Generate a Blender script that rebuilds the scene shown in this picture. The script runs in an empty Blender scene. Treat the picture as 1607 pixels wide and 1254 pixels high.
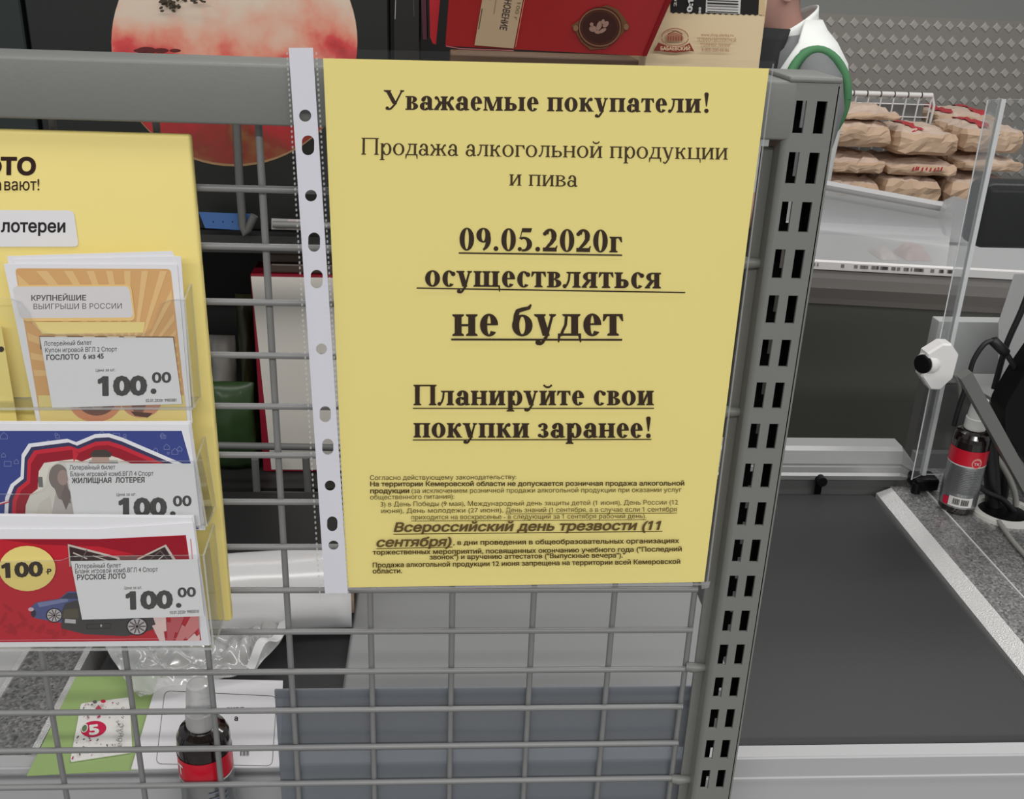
import bpy, bmesh, math, random
from mathutils import Vector, Matrix, noise
random.seed(7)
SC = bpy.context.scene
COL = SC.collection
R_ = math.radians
# ------------------------------------------------------------------ camera, sky, lights, exposure
CAM = Vector((.0936, -.5216, 1.38))
F = 1594.16                                     # focal length in pixels of the 1607 px wide frame
ROT = ((.9977, -.0573, .0359), (.0105, -.3923, -.9198), (.0668, .9180, -.3908))   # right, down, forward
cd = bpy.data.cameras.new('camera'); cam = bpy.data.objects.new('camera', cd); COL.objects.link(cam)
cd.sensor_fit = 'HORIZONTAL'; cd.sensor_width = 36; cd.lens = F / 1607 * 36; cd.clip_start = .01
Rm = Matrix((ROT[0], [-a for a in ROT[1]], [-a for a in ROT[2]])).transposed()
cam.matrix_world = Matrix.Translation(CAM) @ Rm.to_quaternion().normalized().to_matrix().to_4x4()
SC.camera = cam
SC.view_settings.view_transform = 'Standard'; SC.view_settings.look = 'None'
SC.view_settings.exposure = 0; SC.view_settings.gamma = 1; SC.view_settings.use_curve_mapping = False
W = bpy.data.worlds.new('hall_light'); SC.world = W; W.use_nodes = True
W.node_tree.nodes['Background'].inputs[0].default_value = (.93, .96, 1, 1)
W.node_tree.nodes['Background'].inputs[1].default_value = .36
def lamp(x, y, z, sx, sy, e):
    l = bpy.data.lights.new('ceiling_tube', 'AREA'); l.shape = 'RECTANGLE'; l.size = sx; l.size_y = sy; l.energy = e
    l.color = (1, .98, .95)
    o = bpy.data.objects.new('ceiling_tube', l); COL.objects.link(o); o.location = (x, y, z)
lamp(.2, -2.5, 2.7, 4.5, .25, 105)
lamp(.3, -.35, 2.9, 4.5, .25, 24)
lamp(1.2, 1.5, 2.9, 3.5, .25, 34)

# ------------------------------------------------------------------ helpers
def ray(u, v):
    a, b = (u - 803.5) / F, (v - 627) / F
    return Vector([ROT[0][i] * a + ROT[1][i] * b + ROT[2][i] for i in range(3)])
def ay(u, v, y):
    d = ray(u, v); return CAM + d * ((y - CAM.y) / d.y)
def az(u, v, z):
    d = ray(u, v); return CAM + d * ((z - CAM.z) / d.z)
def lin(c):
    c /= 255; return c / 12.92 if c <= .04045 else ((c + .055) / 1.055) ** 2.4
MATS = {}
def mat(name, rgb, rough=.5, metal=0, spec=.5, bump=None, var=None, coat=0):
    """procedural material; rgb is the surface colour (sRGB 0-255); var=(scale, amount) tints it, bump=(scale, strength)"""
    if name in MATS: return MATS[name]
    m = bpy.data.materials.new(name); m.use_nodes = True; MATS[name] = m
    nt = m.node_tree; b = nt.nodes['Principled BSDF']
    c = [lin(v) for v in rgb] + [1]
    b.inputs['Base Color'].default_value = c; m.diffuse_color = c
    b.inputs['Roughness'].default_value = rough; b.inputs['Metallic'].default_value = metal
    b.inputs['Specular IOR Level'].default_value = spec; b.inputs['Coat Weight'].default_value = coat
    if var or bump:
        tc = nt.nodes.new('ShaderNodeTexCoord')
    if var:
        n = nt.nodes.new('ShaderNodeTexNoise'); n.inputs['Scale'].default_value = var[0]; n.inputs['Detail'].default_value = 4
        nt.links.new(tc.outputs['Object'], n.inputs['Vector'])
        mx = nt.nodes.new('ShaderNodeMix'); mx.data_type = 'RGBA'
        mx.inputs[6].default_value = [v * (1 - var[1]) for v in c[:3]] + [1]
        mx.inputs[7].default_value = [min(1, v * (1 + var[1])) for v in c[:3]] + [1]
        nt.links.new(n.outputs['Fac'], mx.inputs[0]); nt.links.new(mx.outputs[2], b.inputs['Base Color'])
    if bump:
        n2 = nt.nodes.new('ShaderNodeTexNoise'); n2.inputs['Scale'].default_value = bump[0]; n2.inputs['Detail'].default_value = 3
        nt.links.new(tc.outputs['Object'], n2.inputs['Vector'])
        bp = nt.nodes.new('ShaderNodeBump'); bp.inputs['Strength'].default_value = bump[1]; bp.inputs['Distance'].default_value = .002
        nt.links.new(n2.outputs['Fac'], bp.inputs['Height']); nt.links.new(bp.outputs['Normal'], b.inputs['Normal'])
    return m
def clear(name, tint=(1, 1, 1), gloss=.06, rough=.05, haze=0, hazecol=(1, 1, 1), bump=None):
    """thin clear plastic: see-through, with a weak gloss and an optional milky share"""
    if name in MATS: return MATS[name]
    m = bpy.data.materials.new(name); m.use_nodes = True; MATS[name] = m
    nt = m.node_tree; nt.nodes.remove(nt.nodes['Principled BSDF']); out = nt.nodes['Material Output']
    t = nt.nodes.new('ShaderNodeBsdfTransparent'); t.inputs[0].default_value = (*tint, 1)
    g = nt.nodes.new('ShaderNodeBsdfGlossy'); g.inputs['Roughness'].default_value = rough
    d = nt.nodes.new('ShaderNodeBsdfDiffuse'); d.inputs[0].default_value = (*hazecol, 1)
    a = nt.nodes.new('ShaderNodeMixShader'); a.inputs[0].default_value = haze
    nt.links.new(t.outputs[0], a.inputs[1]); nt.links.new(d.outputs[0], a.inputs[2])
    b = nt.nodes.new('ShaderNodeMixShader'); fr = nt.nodes.new('ShaderNodeLayerWeight'); fr.inputs[0].default_value = .2
    mu = nt.nodes.new('ShaderNodeMath'); mu.operation = 'MULTIPLY_ADD'; mu.inputs[1].default_value = .35; mu.inputs[2].default_value = gloss
    nt.links.new(fr.outputs['Fresnel'], mu.inputs[0]); nt.links.new(mu.outputs[0], b.inputs[0])
    nt.links.new(a.outputs[0], b.inputs[1]); nt.links.new(g.outputs[0], b.inputs[2]); nt.links.new(b.outputs[0], out.inputs[0])
    if bump:
        tc = nt.nodes.new('ShaderNodeTexCoord'); n = nt.nodes.new('ShaderNodeTexNoise'); n.inputs['Scale'].default_value = bump[0]
        nt.links.new(tc.outputs['Object'], n.inputs['Vector'])
        bp = nt.nodes.new('ShaderNodeBump'); bp.inputs['Strength'].default_value = bump[1]; bp.inputs['Distance'].default_value = .003
        nt.links.new(n.outputs['Fac'], bp.inputs['Height']); nt.links.new(bp.outputs['Normal'], g.inputs['Normal'])
    return m
def ink(r, g, b): return mat('print_%d_%d_%d' % (r, g, b), (r, g, b), .6, spec=.25)

class MB:
    """collects faces with materials; build() links them as one mesh object"""
    def __init__(s): s.v = []; s.f = []; s.m = []; s.ml = []; s.sm = []
    def mi(s, m):
        if m not in s.ml: s.ml.append(m)
        return s.ml.index(m)
    def add(s, vs, fs, m, smooth=False):
        o = len(s.v); s.v += [tuple(v) for v in vs]; i = s.mi(m)
        for f in fs: s.f.append([o + k for k in f]); s.m.append(i); s.sm.append(smooth)
        return s
    def hexa(s, p, m):                            # p: 8 points, bottom ring then top ring
        return s.add(p, [(3, 2, 1, 0), (4, 5, 6, 7), (0, 1, 5, 4), (1, 2, 6, 5), (2, 3, 7, 6), (3, 0, 4, 7)], m)
    def box(s, a, b, m):
        x0, y0, z0 = a; x1, y1, z1 = b
        return s.hexa([(x0, y0, z0), (x1, y0, z0), (x1, y1, z0), (x0, y1, z0), (x0, y0, z1), (x1, y0, z1), (x1, y1, z1), (x0, y1, z1)], m)
    def bevbox(s, a, b, m, r, seg=3, smooth=True):
        bm = bmesh.new(); bmesh.ops.create_cube(bm, size=1)
        for v in bm.verts:
            for i in range(3): v.co[i] = a[i] if v.co[i] < 0 else b[i]
        bmesh.ops.bevel(bm, geom=bm.edges[:], offset=r, segments=seg, affect='EDGES', profile=.5)
        bm.verts.index_update()
        s.add([v.co[:] for v in bm.verts], [[v.index for v in f.verts] for f in bm.faces], m, smooth); bm.free(); return s
    def prism(s, front, off, m, side=None):       # polygon extruded by a vector
        n = len(front); o = Vector(off); bk = [Vector(p) + o for p in front]
        s.add(list(front), [list(range(n))], m); s.add(bk, [list(range(n))[::-1]], m)
        s.add(list(front) + bk, [(i, n + i, n + (i + 1) % n, (i + 1) % n) for i in range(n)], side or m); return s
    def tube(s, pts, r, m, n=8, closed=False):
        pts = [Vector(p) for p in pts]; vs = []; fs = []; up = None
        for i, p in enumerate(pts):
            t = (pts[min(i + 1, len(pts) - 1)] - pts[max(i - 1, 0)]).normalized()
            if up is None: up = t.orthogonal().normalized()
            up = (up - t * up.dot(t)).normalized(); w = t.cross(up)
            rr = r[i] if isinstance(r, (list, tuple)) else r
            vs += [p + up * rr * math.cos(2 * math.pi * k / n) + w * rr * math.sin(2 * math.pi * k / n) for k in range(n)]
        for i in range(len(pts) - 1):
            for k in range(n): fs.append((i * n + k, i * n + (k + 1) % n, (i + 1) * n + (k + 1) % n, (i + 1) * n + k))
        s.add(vs, fs, m, True)
        s.add(vs[:n], [list(range(n))[::-1]], m); s.add(vs[-n:], [list(range(n))], m); return s
    def lathe(s, prof, c, m, n=32, mats=None, M=None):
        vs = []
        for r, z in prof:
            for k in range(n):
                a = 2 * math.pi * k / n; p = Vector((r * math.cos(a), r * math.sin(a), z))
                vs.append((M @ p if M else p) + Vector(c))
        for i in range(len(prof) - 1):
            fs = [(i * n + k, i * n + (k + 1) % n, (i + 1) * n + (k + 1) % n, (i + 1) * n + k) for k in range(n)]
            s.add(vs[i * n:(i + 2) * n], [[q - i * n for q in f] for f in fs], mats[i] if mats else m, True)
        return s
    def loft(s, rings, m, smooth=True, cap=True):
        n = len(rings[0]); vs = [p for r in rings for p in r]; fs = []
        for i in range(len(rings) - 1):
            for k in range(n): fs.append((i * n + k, i * n + (k + 1) % n, (i + 1) * n + (k + 1) % n, (i + 1) * n + k))
        if cap: fs += [list(range(n))[::-1], [(len(rings) - 1) * n + k for k in range(n)]]
        return s.add(vs, fs, m, smooth)
    def grid(s, nu, nv, fn, m, smooth=True):
        vs = [fn(i / nu, j / nv) for j in range(nv + 1) for i in range(nu + 1)]
        return s.add(vs, [(j * (nu + 1) + i, j * (nu + 1) + i + 1, (j + 1) * (nu + 1) + i + 1, (j + 1) * (nu + 1) + i) for j in range(nv) for i in range(nu)], m, smooth)
    def build(s, name, parent=None, merge=0):
        me = bpy.data.meshes.new(name); me.from_pydata(s.v, [], s.f)
        for m in s.ml: me.materials.append(m)
        me.polygons.foreach_set('material_index', s.m); me.polygons.foreach_set('use_smooth', s.sm)
        if merge:
            bm = bmesh.new(); bm.from_mesh(me); bmesh.ops.remove_doubles(bm, verts=bm.verts[:], dist=merge)
            bmesh.ops.recalc_face_normals(bm, faces=bm.faces[:]); bm.to_mesh(me); bm.free()
        me.update(); o = bpy.data.objects.new(name, me); COL.objects.link(o)
        if parent: link(o, parent)
        return o
def link(o, parent):
    o.parent = parent; o.matrix_parent_inverse = Matrix.Translation(-Vector(parent.location))
def thing(name, loc, label, cat, group=None):
    o = bpy.data.objects.new(name, None); COL.objects.link(o); o.location = loc; o.empty_display_size = .02
    return tag(o, label, cat, group)
def tag(o, label, cat, group=None):
    o['label'] = label; o['category'] = cat
    if group: o['group'] = group
    return o
def struct(o): o['kind'] = 'structure'; return o

# ---- lettering -------------------------------------------------
from mathutils.geometry import interpolate_bezier, delaunay_2d_cdt
def area(L): return sum(L[k - 1][0] * L[k][1] - L[k][0] * L[k - 1][1] for k in range(len(L)))
def union(loops):
    """one flat triangle mesh of everything the outlines enclose (non-zero winding)"""
    vs, es = [], []
    for L in loops:
        o = len(vs); vs += [Vector((p[0], p[1])) for p in L]; es += [(o + k, o + (k + 1) % len(L)) for k in range(len(L))]
    seg = [(vs[a].x, vs[a].y, vs[b].x, vs[b].y) for a, b in es]
    V, _, T = delaunay_2d_cdt(vs, es, [], 0, 1e-6)[:3]; keep = []
    for t in T:
        x = sum(V[k].x for k in t) / len(t); y = sum(V[k].y for k in t) / len(t); w = 0
        for x0, y0, x1, y1 in seg:
            if (y0 <= y) != (y1 <= y) and x0 + (y - y0) * (x1 - x0) / (y1 - y0) > x: w += 1 if y1 > y0 else -1
        if w: keep.append(list(t))
    return V, keep
SANS = {}
def sans(body, bold=0, shear=0):
    key = (body, bold, shear)
    if key in SANS: return SANS[key]
    c = bpy.data.curves.new('t', 'FONT'); c.body = body
    o = bpy.data.objects.new('t', c); COL.objects.link(o)
    dg = bpy.context.evaluated_depsgraph_get(); cu = o.to_curve(dg)
    loops = []
    for sp in cu.splines:
        bp = sp.bezier_points; n = len(bp); L = []
        for k in range(n):
            a, b = bp[k], bp[(k + 1) % n]
            d = (b.co - a.co).length
            st = abs((a.handle_right - a.co).cross(b.co - a.co).length) + abs((b.handle_left - b.co).cross(b.co - a.co).length)
            L += [p.to_2d() for p in (interpolate_bezier(a.co, a.handle_right, b.handle_left, b.co, 4)[:-1] if st > 1e-5 else [a.co])]
        L = [p for k, p in enumerate(L) if (p - L[k - 1]).length > 1e-5]
        if len(L) > 2: loops.append(L)
    if '1' in body:                                 # the figure 1 comes as a bare stem: give it its flag
        for L in list(loops):
            xs, ys = [p.x for p in L], [p.y for p in L]
            if len(L) == 4 and max(xs) - min(xs) < .16 and abs(min(ys)) < .01 and .66 < max(ys) < .70:
                x0, t = min(xs) + .02, max(ys); loops.append([Vector(q) for q in ((x0, t), (x0 - .15, t - .105), (x0 - .15, t - .20), (x0, t - .105))])
    o.to_curve_clear(); bpy.data.objects.remove(o); bpy.data.curves.remove(c)
    groups = []                                     # outlines that overlap sideways belong to one letter
    for L in sorted(loops, key=lambda L: min(p.x for p in L)):
        a, b = min(p.x for p in L), max(p.x for p in L)
        if groups and a < groups[-1][0] - .004: groups[-1][1].append(L); groups[-1][0] = max(groups[-1][0], b)
        else: groups.append([b, [L]])
    vs, fs = [], []
    for _, G in groups:
        sg = 1 if area(max(G, key=lambda L: abs(area(L)))) > 0 else -1; Q = list(G)
        if bold:                                    # heavier weight: an inked line along every outline
            for L in G:
                for k in range(len(L)):
                    a, b = L[k - 1], L[k]; d = (b - a).normalized() * bold; n = Vector((-d.y, d.x))
                    Q.append([a - d * .7 - n, b + d * .7 - n, b + d * .7 + n, a - d * .7 + n][::sg])
        V, T = union(Q); o_ = len(vs); vs += V; fs += [[o_ + k for k in t] for t in T]
    vs = [Vector((p.x + shear * p.y, p.y)) for p in vs]
    x0 = min(v.x for v in vs); x1 = max(v.x for v in vs)
    SANS[key] = ([(v.x - x0, v.y) for v in vs], fs, x1 - x0); return SANS[key]

class Serif:
    """book-face Cyrillic letters drawn from stems, bowls and serifs; unit em"""
    def __init__(s, bold):
        s.S, s.T = (.148, .045) if bold else (.087, .039)
        s.X, s.C = (.468, .66) if bold else (.452, .655)
        s.done = {}; s.st, s.se = (.03, .05) if bold else (.022, .048); s.bold = bold
    def rect(s, x0, y0, x1, y1): s.p.append([(x0, y0), (x1, y0), (x1, y1), (x0, y1)])
    def serif(s, x0, x1, y, d):                    # d=1: foot serif, -1: head serif
        e, t = s.se, s.st
        s.p.append([(x0 - e, y), (x1 + e, y), (x1 + e, y + d * t), (x1, y + d * t * 2.2), (x0, y + d * t * 2.2), (x0 - e, y + d * t)][::d])
    def stem(s, x, y0, y1, foot=1, head=1, w=None):
        w = w or s.S; s.rect(x, y0, x + w, y1)
        if foot: s.serif(x, x + w, y0, 1)
        if head: s.serif(x, x + w, y1, -1)
    def ring(s, cx, cy, rx, ry, a0=0, a1=360, S=None, T=None, n=36):
        S = S or s.S * 1.04; T = T or s.T
        for k in range(n):
            q = []
            for a, o in ((k, 0), (k + 1, 0), (k + 1, 1), (k, 1)):
                t = R_(a0 + (a1 - a0) * a / n); q.append((cx + (rx - S * o) * math.cos(t), cy + (ry - T * o) * math.sin(t)))
            s.p.append(q)
    def line(s, x0, y0, x1, y1, w): s.p.append([(x0 - w / 2, y0), (x0 + w / 2, y0), (x1 + w / 2, y1), (x1 - w / 2, y1)])
    def stroke(s, pts, w):
        for i in range(len(pts) - 1):
            a, b = Vector(pts[i]), Vector(pts[i + 1]); w0 = w[i] if isinstance(w, list) else w; w1 = w[i + 1] if isinstance(w, list) else w
            n = Vector((-(b - a).y, (b - a).x)).normalized()
            s.p.append([tuple(a - n * w0 / 2), tuple(b - n * w1 / 2), tuple(b + n * w1 / 2), tuple(a + n * w0 / 2)])
            s.disc(b.x, b.y, w1 / 2, 10)
    def disc(s, x, y, r, n=14): s.p.append([(x + r * math.cos(2 * math.pi * k / n), y + r * math.sin(2 * math.pi * k / n)) for k in range(n)])
    def topbar(s, x0, x1, y): s.rect(x0, y - s.T * 1.1, x1, y)
    def glyph(s, ch):
        s.p = []; S, T, X, C, se, st = s.S, s.T, s.X, s.C, s.se, s.st; a = .068; B = s.bold
        ws = dict(zip('авежмыпоктлиснгудщяьбйзрцУП092.5! ',
            (.5, .472, .444, .706, .7, .757, .576, .5, .522, .463, .565, .576, .444, .576, .41, .5, .525, .83, .5, .47, .5, .576, .395, .556, .58, .722, .778, .5, .5, .5, .25, .5, .333, .25)))
        w = ws[ch]
        if not B: w = {'а': .444, 'ж': .686, 'л': .5, 'к': .486, 'ц': .54, 'п': .535, 'и': .535, 'н': .535, 'й': .535, 'П': .722, 'р': .5, 'д': .5, 'у': .5, 'г': .41, 'ь': .458}.get(ch, w)
        r = w - a - S
        if ch in 'пП':
            H = C if ch == 'П' else X
            s.stem(a, 0, H); s.stem(r, 0, H); s.topbar(a, w - a, H)
        elif ch == 'н': s.stem(a, 0, X); s.stem(r, 0, X); s.rect(a, X * .5 - T * .55, w - a, X * .5 + T * .55)
        elif ch in 'ий':
            s.stem(a, 0, X); s.stem(r, 0, X); s.line(a + S * .85, .03, r + S * .15, X - .03, T * 1.7)
            if ch == 'й': s.ring(w / 2, X + .175, .125, .095, 190, 350, S=T, T=T * 1.5, n=14); s.disc(w / 2 - .11, X + .165, T * .75); s.disc(w / 2 + .11, X + .165, T * .75)
        elif ch in 'щц':
            s.stem(a, 0, X); m = .83 if ch == 'щ' else w
            if ch == 'щ': s.stem((a + r) / 2 - .01, 0, X); r -= .02
            s.stem(r, 0, X); s.rect(a, 0, r + S, T * 1.1); s.rect(r + S - .01, 0, r + S + se + .015, T * 1.1); s.p.append([(r + S + se - .03, 0), (r + S + se - .012, -.135), (r + S + se + .015, -.135), (r + S + se + .015, 0)])
        elif ch == 'о': s.ring(w / 2, X / 2, w / 2 - .028, X / 2 + .012)
        elif ch == 'с': s.ring(w / 2 + .015, X / 2, w / 2 - .028, X / 2 + .012, 48, 318); s.disc(w - .085, X * .8, S * .46)
        elif ch == 'е':
            s.ring(w / 2 + .008, X / 2, w / 2 - .028, X / 2 + .012, 0, 322); s.rect(.06, X * .5 - T * .1, w - .05, X * .5 + T * .8)
        elif ch == 'а':
            xr = w - .062 - S; cx = (.075 + xr + S) / 2
            s.rect(xr, .04, xr + S, X * .72); s.ring(cx, X * .7, cx - .075 + .0, X * .325, 0, 168, T=T * 1.15); s.disc(.075 + S * .5, X * .75, S * .5)
            rx = (xr + S * .6 - .03) / 2; s.ring(.03 + rx, X * .275, rx, X * .305, 25, 335); s.p.append([(xr, 0.06), (xr + S * .45, -.008), (w - .008, .012), (w - .005, .045), (xr + S * .9, .06)])
        elif ch == 'р':
            s.rect(a, -.2, a + S, X); s.serif(a, a + S, -.2, 1); s.rect(a - se, X - st, a + S, X)
            rx = (w - .03 - a - S * .3) / 2; s.ring(w - .03 - rx, X / 2, rx, X / 2 + .012, -160, 160)
        elif ch in 'уУ':
            H = C if ch == 'У' else X; b = 0 if ch == 'У' else -.19; e = .02
            s.serif(e + .035, e + .035 + S, H, -1); s.serif(w - e - .055 - T, w - e - .055, H, -1)
            k = .30 if ch == 'У' else 0
            xm = w * .53
            s.line(xm, k * C, e + .035 + S / 2, H, S * 1.03); s.stroke([(w - e - .055 - T / 2, H), (xm + .01, k * C - .005), (w * .36, b + .045), (w * .27, b + .015), (w * .19, b + .03)], [T * 1.2, T * 1.4, T * 1.5, T * 1.3, T]); s.disc(w * .18, b + .05, S * .4)
        elif ch == 'г': s.stem(a, 0, X); s.topbar(a, w - .03, X); s.p.append([(w - .03, X), (w - .012, X - .165), (w - .042, X - .165), (w - .12, X - T)])
        elif ch == 'т':
            c = w / 2 - S / 2; s.stem(c, 0, X, head=0); s.topbar(.025, w - .025, X)
            s.p.append([(.025, X), (.012, X - .155), (.042, X - .155), (.11, X - T)]); s.p.append([(w - .025, X), (w - .012, X - .155), (w - .042, X - .155), (w - .11, X - T)])
        elif ch in 'лд':
            r = w - a - S * (1 if ch == 'л' else 1.05); y0 = 0 if ch == 'л' else T
            s.stem(r, y0, X, foot=ch == 'л'); s.topbar(w * .25, r + S, X); s.rect(w * .25 - se * .4, X - st, w * .4, X)
            s.stroke([(w * .38, X - .01), (w * .345, X * .5), (w * .26 if ch == 'л' else w * .22, .1), (w * .17, .035 if ch == 'л' else .02)], T * 1.35)
            if ch == 'л': s.disc(w * .13, .045, S * .42)
            else:
                s.rect(.015, 0, w - .012, T * 1.15); s.p.append([(.015, T), (.015, -.14), (.04, -.14), (.085, T)]); s.p.append([(w - .012, T), (w - .012, -.14), (w - .037, -.14), (w - .085, T)])
        elif ch == 'ж':
            c = w / 2 - S / 2; s.stem(c, 0, X)
            for d in (-1, 1):
                x = lambda q: w / 2 + d * q
                s.stroke([(x(S * .3), X * .52), (x(.17), X * .6), (x(.22), X * .86), (x(.265), X * .93)], T * 1.5); s.disc(x(.265), X * .88, S * .42)
                s.line(x(.12), X * .56, x(w / 2 - .075), .02, S * .98); s.serif(min(x(w / 2 - .02 - S), x(w / 2 - .02)), max(x(w / 2 - .02 - S), x(w / 2 - .02)), 0, 1) if 0 else s.rect(min(x(w / 2 - .005), x(w / 2 - .18)), 0, max(x(w / 2 - .005), x(w / 2 - .18)), st)
        elif ch == 'к':
            s.stem(a, 0, X); s.stroke([(a + S, X * .52), (w * .56, X * .6), (w * .67, X * .86), (w * .8, X * .93)], T * 1.5); s.disc(w * .8, X * .88, S * .42)
            s.line(w * .5, X * .56, w - .11, .02, S); s.rect(w - .2, 0, w - .005, st)
        elif ch == 'м':
            s.stem(a, 0, X, head=0, w=T * 1.2); r = w - a - S; s.stem(r, 0, X); s.rect(a - se, X - st, a + S * .7, X)
            s.line(w * .46, 0, a + S * .55, X, S * .95); s.line(w * .46, 0, r + S * .2, X, T * 1.2)
        elif ch in 'ьы':
            ww = .47 if ch == 'ь' else .48; s.stem(a, 0, X); s.ring(ww - .03 - .16, X * .285, .16, X * .285, -140, 140); s.rect(a, 0, ww * .6, T); s.rect(a, X * .57 - T, ww * .6, X * .57)
            if ch == 'ы': s.stem(r, 0, X)
        elif ch == 'в':
            s.stem(a, 0, X, foot=0, head=0); s.rect(a - se, 0, w * .6, T); s.rect(a - se, X - T, w * .55, X); s.rect(a, X * .53 - T / 2, w * .6, X * .53 + T / 2)
            s.ring(w * .52, X * .765, w * .34, X * .235, -90, 90, S=S * .95); s.ring(w * .54, X * .265, w * .4, X * .265, -90, 90)
        elif ch == 'я':
            s.stem(r, 0, X, head=0); s.topbar(w * .4, w - a + se, X); s.ring(w * .45, X * .72, w * .36, X * .28, 90, 270, S=S * .95); s.rect(w * .44, X * .44, r + S, X * .44 + T)
            s.line(w * .13, .02, w * .44, X * .46, S * .85); s.rect(.005, 0, w * .33, st)
        elif ch == 'б':
            s.ring(w / 2, X * .48, w / 2 - .03, X * .49 + .005); s.stroke([(.03 + S * .5, X * .42), (.06 + S * .42, X * .95), (w * .3, .535), (w * .55, .575), (w * .78, .60), (w * .86, .66)], [S * .95, S * .75, S * .62, S * .58, S * .5, T])
        elif ch == 'з':
            s.ring(w * .46, X * .75, w * .37, X * .26, -85, 140, S=S * .9); s.ring(w * .47, X * .265, w * .43, X * .275, -150, 85); s.disc(w * .2, X * .82, S * .38); s.disc(w * .18, X * .15, S * .4); s.rect(w * .3, X * .49, w * .55, X * .49 + T)
        elif ch == '0': s.ring(.25, .335, .217, .345)
        elif ch == '9':
            s.ring(.245, .46, .21, .222); s.ring(.2, .34, .27, .34, -78, 40, S=S, T=T); s.disc(.27, .02, .02)
        elif ch == '2':
            s.ring(.235, .475, .2, .208, -25, 165, T=T * 1.6); s.disc(.085, .53, S * .4); s.stroke([(.37, .41), (.28, .26), (.1, .07)], [S * .95, S * .75, T * 1.4])
            s.rect(.03, 0, .44, S * .8); s.p.append([(.42, 0), (.47, .18), (.44, .18), (.38, .09)])
        elif ch == '5':
            s.p.append([(.13, .69 - S * .85), (.41, .69 - S * .85), (.45, .69), (.155, .69)]); s.p.append([(.155, .69), (.175, .69), (.115, .38), (.08, .36)]); s.ring(.2, .21, .255, .222, -105, 125, T=T * 1.5); s.disc(.09, .06, S * .42)
        elif ch == '.': s.disc(.125, .065, .072 if B else .05)
        elif ch == '!': s.disc(w / 2, .065, .075); s.p.append([(w / 2 - .018, .21), (w / 2 + .018, .21), (w / 2 + .075, .64), (w / 2 + .04, .685), (w / 2 - .04, .685), (w / 2 - .075, .64)])
        return s.p, w
    def text(s, body):
        vs, fs, x = [], [], 0
        for ch in body:
            if ch not in s.done:
                p, w = s.glyph(ch); V, T = union([q if area(q) > 0 else q[::-1] for q in p]) if p else ([], []); s.done[ch] = (V, T, w)
            V, T, w = s.done[ch]; o = len(vs); vs += [(x + a[0], a[1]) for a in V]; fs += [[o + k for k in t] for t in T]
            x += w
        x0 = min(v[0] for v in vs); x1 = max(v[0] for v in vs)
        return [(a - x0, b) for a, b in vs], fs, x1 - x0
SB, SR = Serif(True), Serif(False)

class Print:
    """flat print on a surface: fn(u, v, lift) puts a point of the print onto the surface"""
    def __init__(s, mb, fn, step=.00006): s.mb = mb; s.fn = fn; s.l = 1; s.step = step
    def poly(s, pts, m, up=True):
        if up: s.l += 1
        s.mb.add([s.fn(a, b, s.l * s.step) for a, b in pts], [list(range(len(pts)))], m); return s
    def disc(s, u, v, rx, ry, m, n=28, rot=0, a0=0, a1=360):
        c, d = math.cos(R_(rot)), math.sin(R_(rot)); q = []
        for k in range(n + (a1 - a0 < 360)):
            t = R_(a0 + (a1 - a0) * k / n); x, y = rx * math.cos(t), ry * math.sin(t); q.append((u + x * c - y * d, v + x * d + y * c))
        return s.poly(q, m)
    def ringd(s, u, v, rx, ry, t, m, a0=0, a1=360, n=32):
        s.l += 1
        for k in range(n):
            q = []
            for i, o in ((k, 0), (k + 1, 0), (k + 1, 1), (k, 1)):
                a = R_(a0 + (a1 - a0) * i / n); q.append((u + (rx - t * o) * math.cos(a), v + (ry - t * o) * math.sin(a)))
            s.poly(q, m, False)
        return s
    def line(s, pts, w, m, closed=False):
        s.l += 1; pts = list(pts) + ([pts[0]] if closed else [])
        P = [Vector(p) for p in pts]; L = []
        for i, p in enumerate(P):
            a = P[i - 1] if i else (P[-2] if closed else None); b = P[i + 1] if i + 1 < len(P) else (P[1] if closed else None)
            d = Vector((0, 0))
            if a is not None: d += (p - a).normalized()
            if b is not None: d += (b - p).normalized()
            d = d.normalized() if d.length > 1e-6 else Vector((1, 0)); n = Vector((-d.y, d.x))
            k = 1
            if a is not None: k = max(.55, abs((p - a).normalized().dot(d)))
            L.append((p - n * w / 2 / k, p + n * w / 2 / k))
        for i in range(len(L) - 1): s.poly([tuple(L[i][0]), tuple(L[i + 1][0]), tuple(L[i + 1][1]), tuple(L[i][1])], m, False)
        return s
    def rrect(s, q, r, m):                          # quad with rounded corners
        return s.poly(rounded(q, r), m)
    def text(s, body, p0, p1, m, font=None, bold=0, shear=0, h=None, up=None):
        """baseline from p0 to p1; h = height of one em (else from the width); up = direction of the letters' height"""
        vs, fs, w = font.text(body) if font else sans(body, bold, shear)
        a, b = Vector(p0), Vector(p1); ex = (b - a) / w; n = (b - a).normalized()
        ey = Vector((n.y, -n.x)) * (h or ex.length)  # v runs downwards on the photo
        if up: ey = Vector(up).normalized() * (h or ex.length)
        s.l += 1
        s.mb.add([s.fn(*(a + ex * x + ey * y), s.l * s.step) for x, y in vs], fs, m); return s
def clip(q, C):
    """the part of polygon q inside the convex polygon C"""
    ar = sum(C[k - 1][0] * C[k][1] - C[k][0] * C[k - 1][1] for k in range(len(C)))
    for k in range(len(C)):
        a, b = C[k - 1], C[k]; f = lambda p: ((b[0] - a[0]) * (p[1] - a[1]) - (b[1] - a[1]) * (p[0] - a[0])) * (1 if ar > 0 else -1); out = []
        for i in range(len(q)):
            p, r = q[i - 1], q[i]; fp, fr = f(p), f(r)
            if fp * fr < 0: t = fp / (fp - fr); out.append((p[0] + (r[0] - p[0]) * t, p[1] + (r[1] - p[1]) * t))
            if fr >= 0: out.append(r)
        q = out
        if len(q) < 3: return []
    return q
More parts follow.
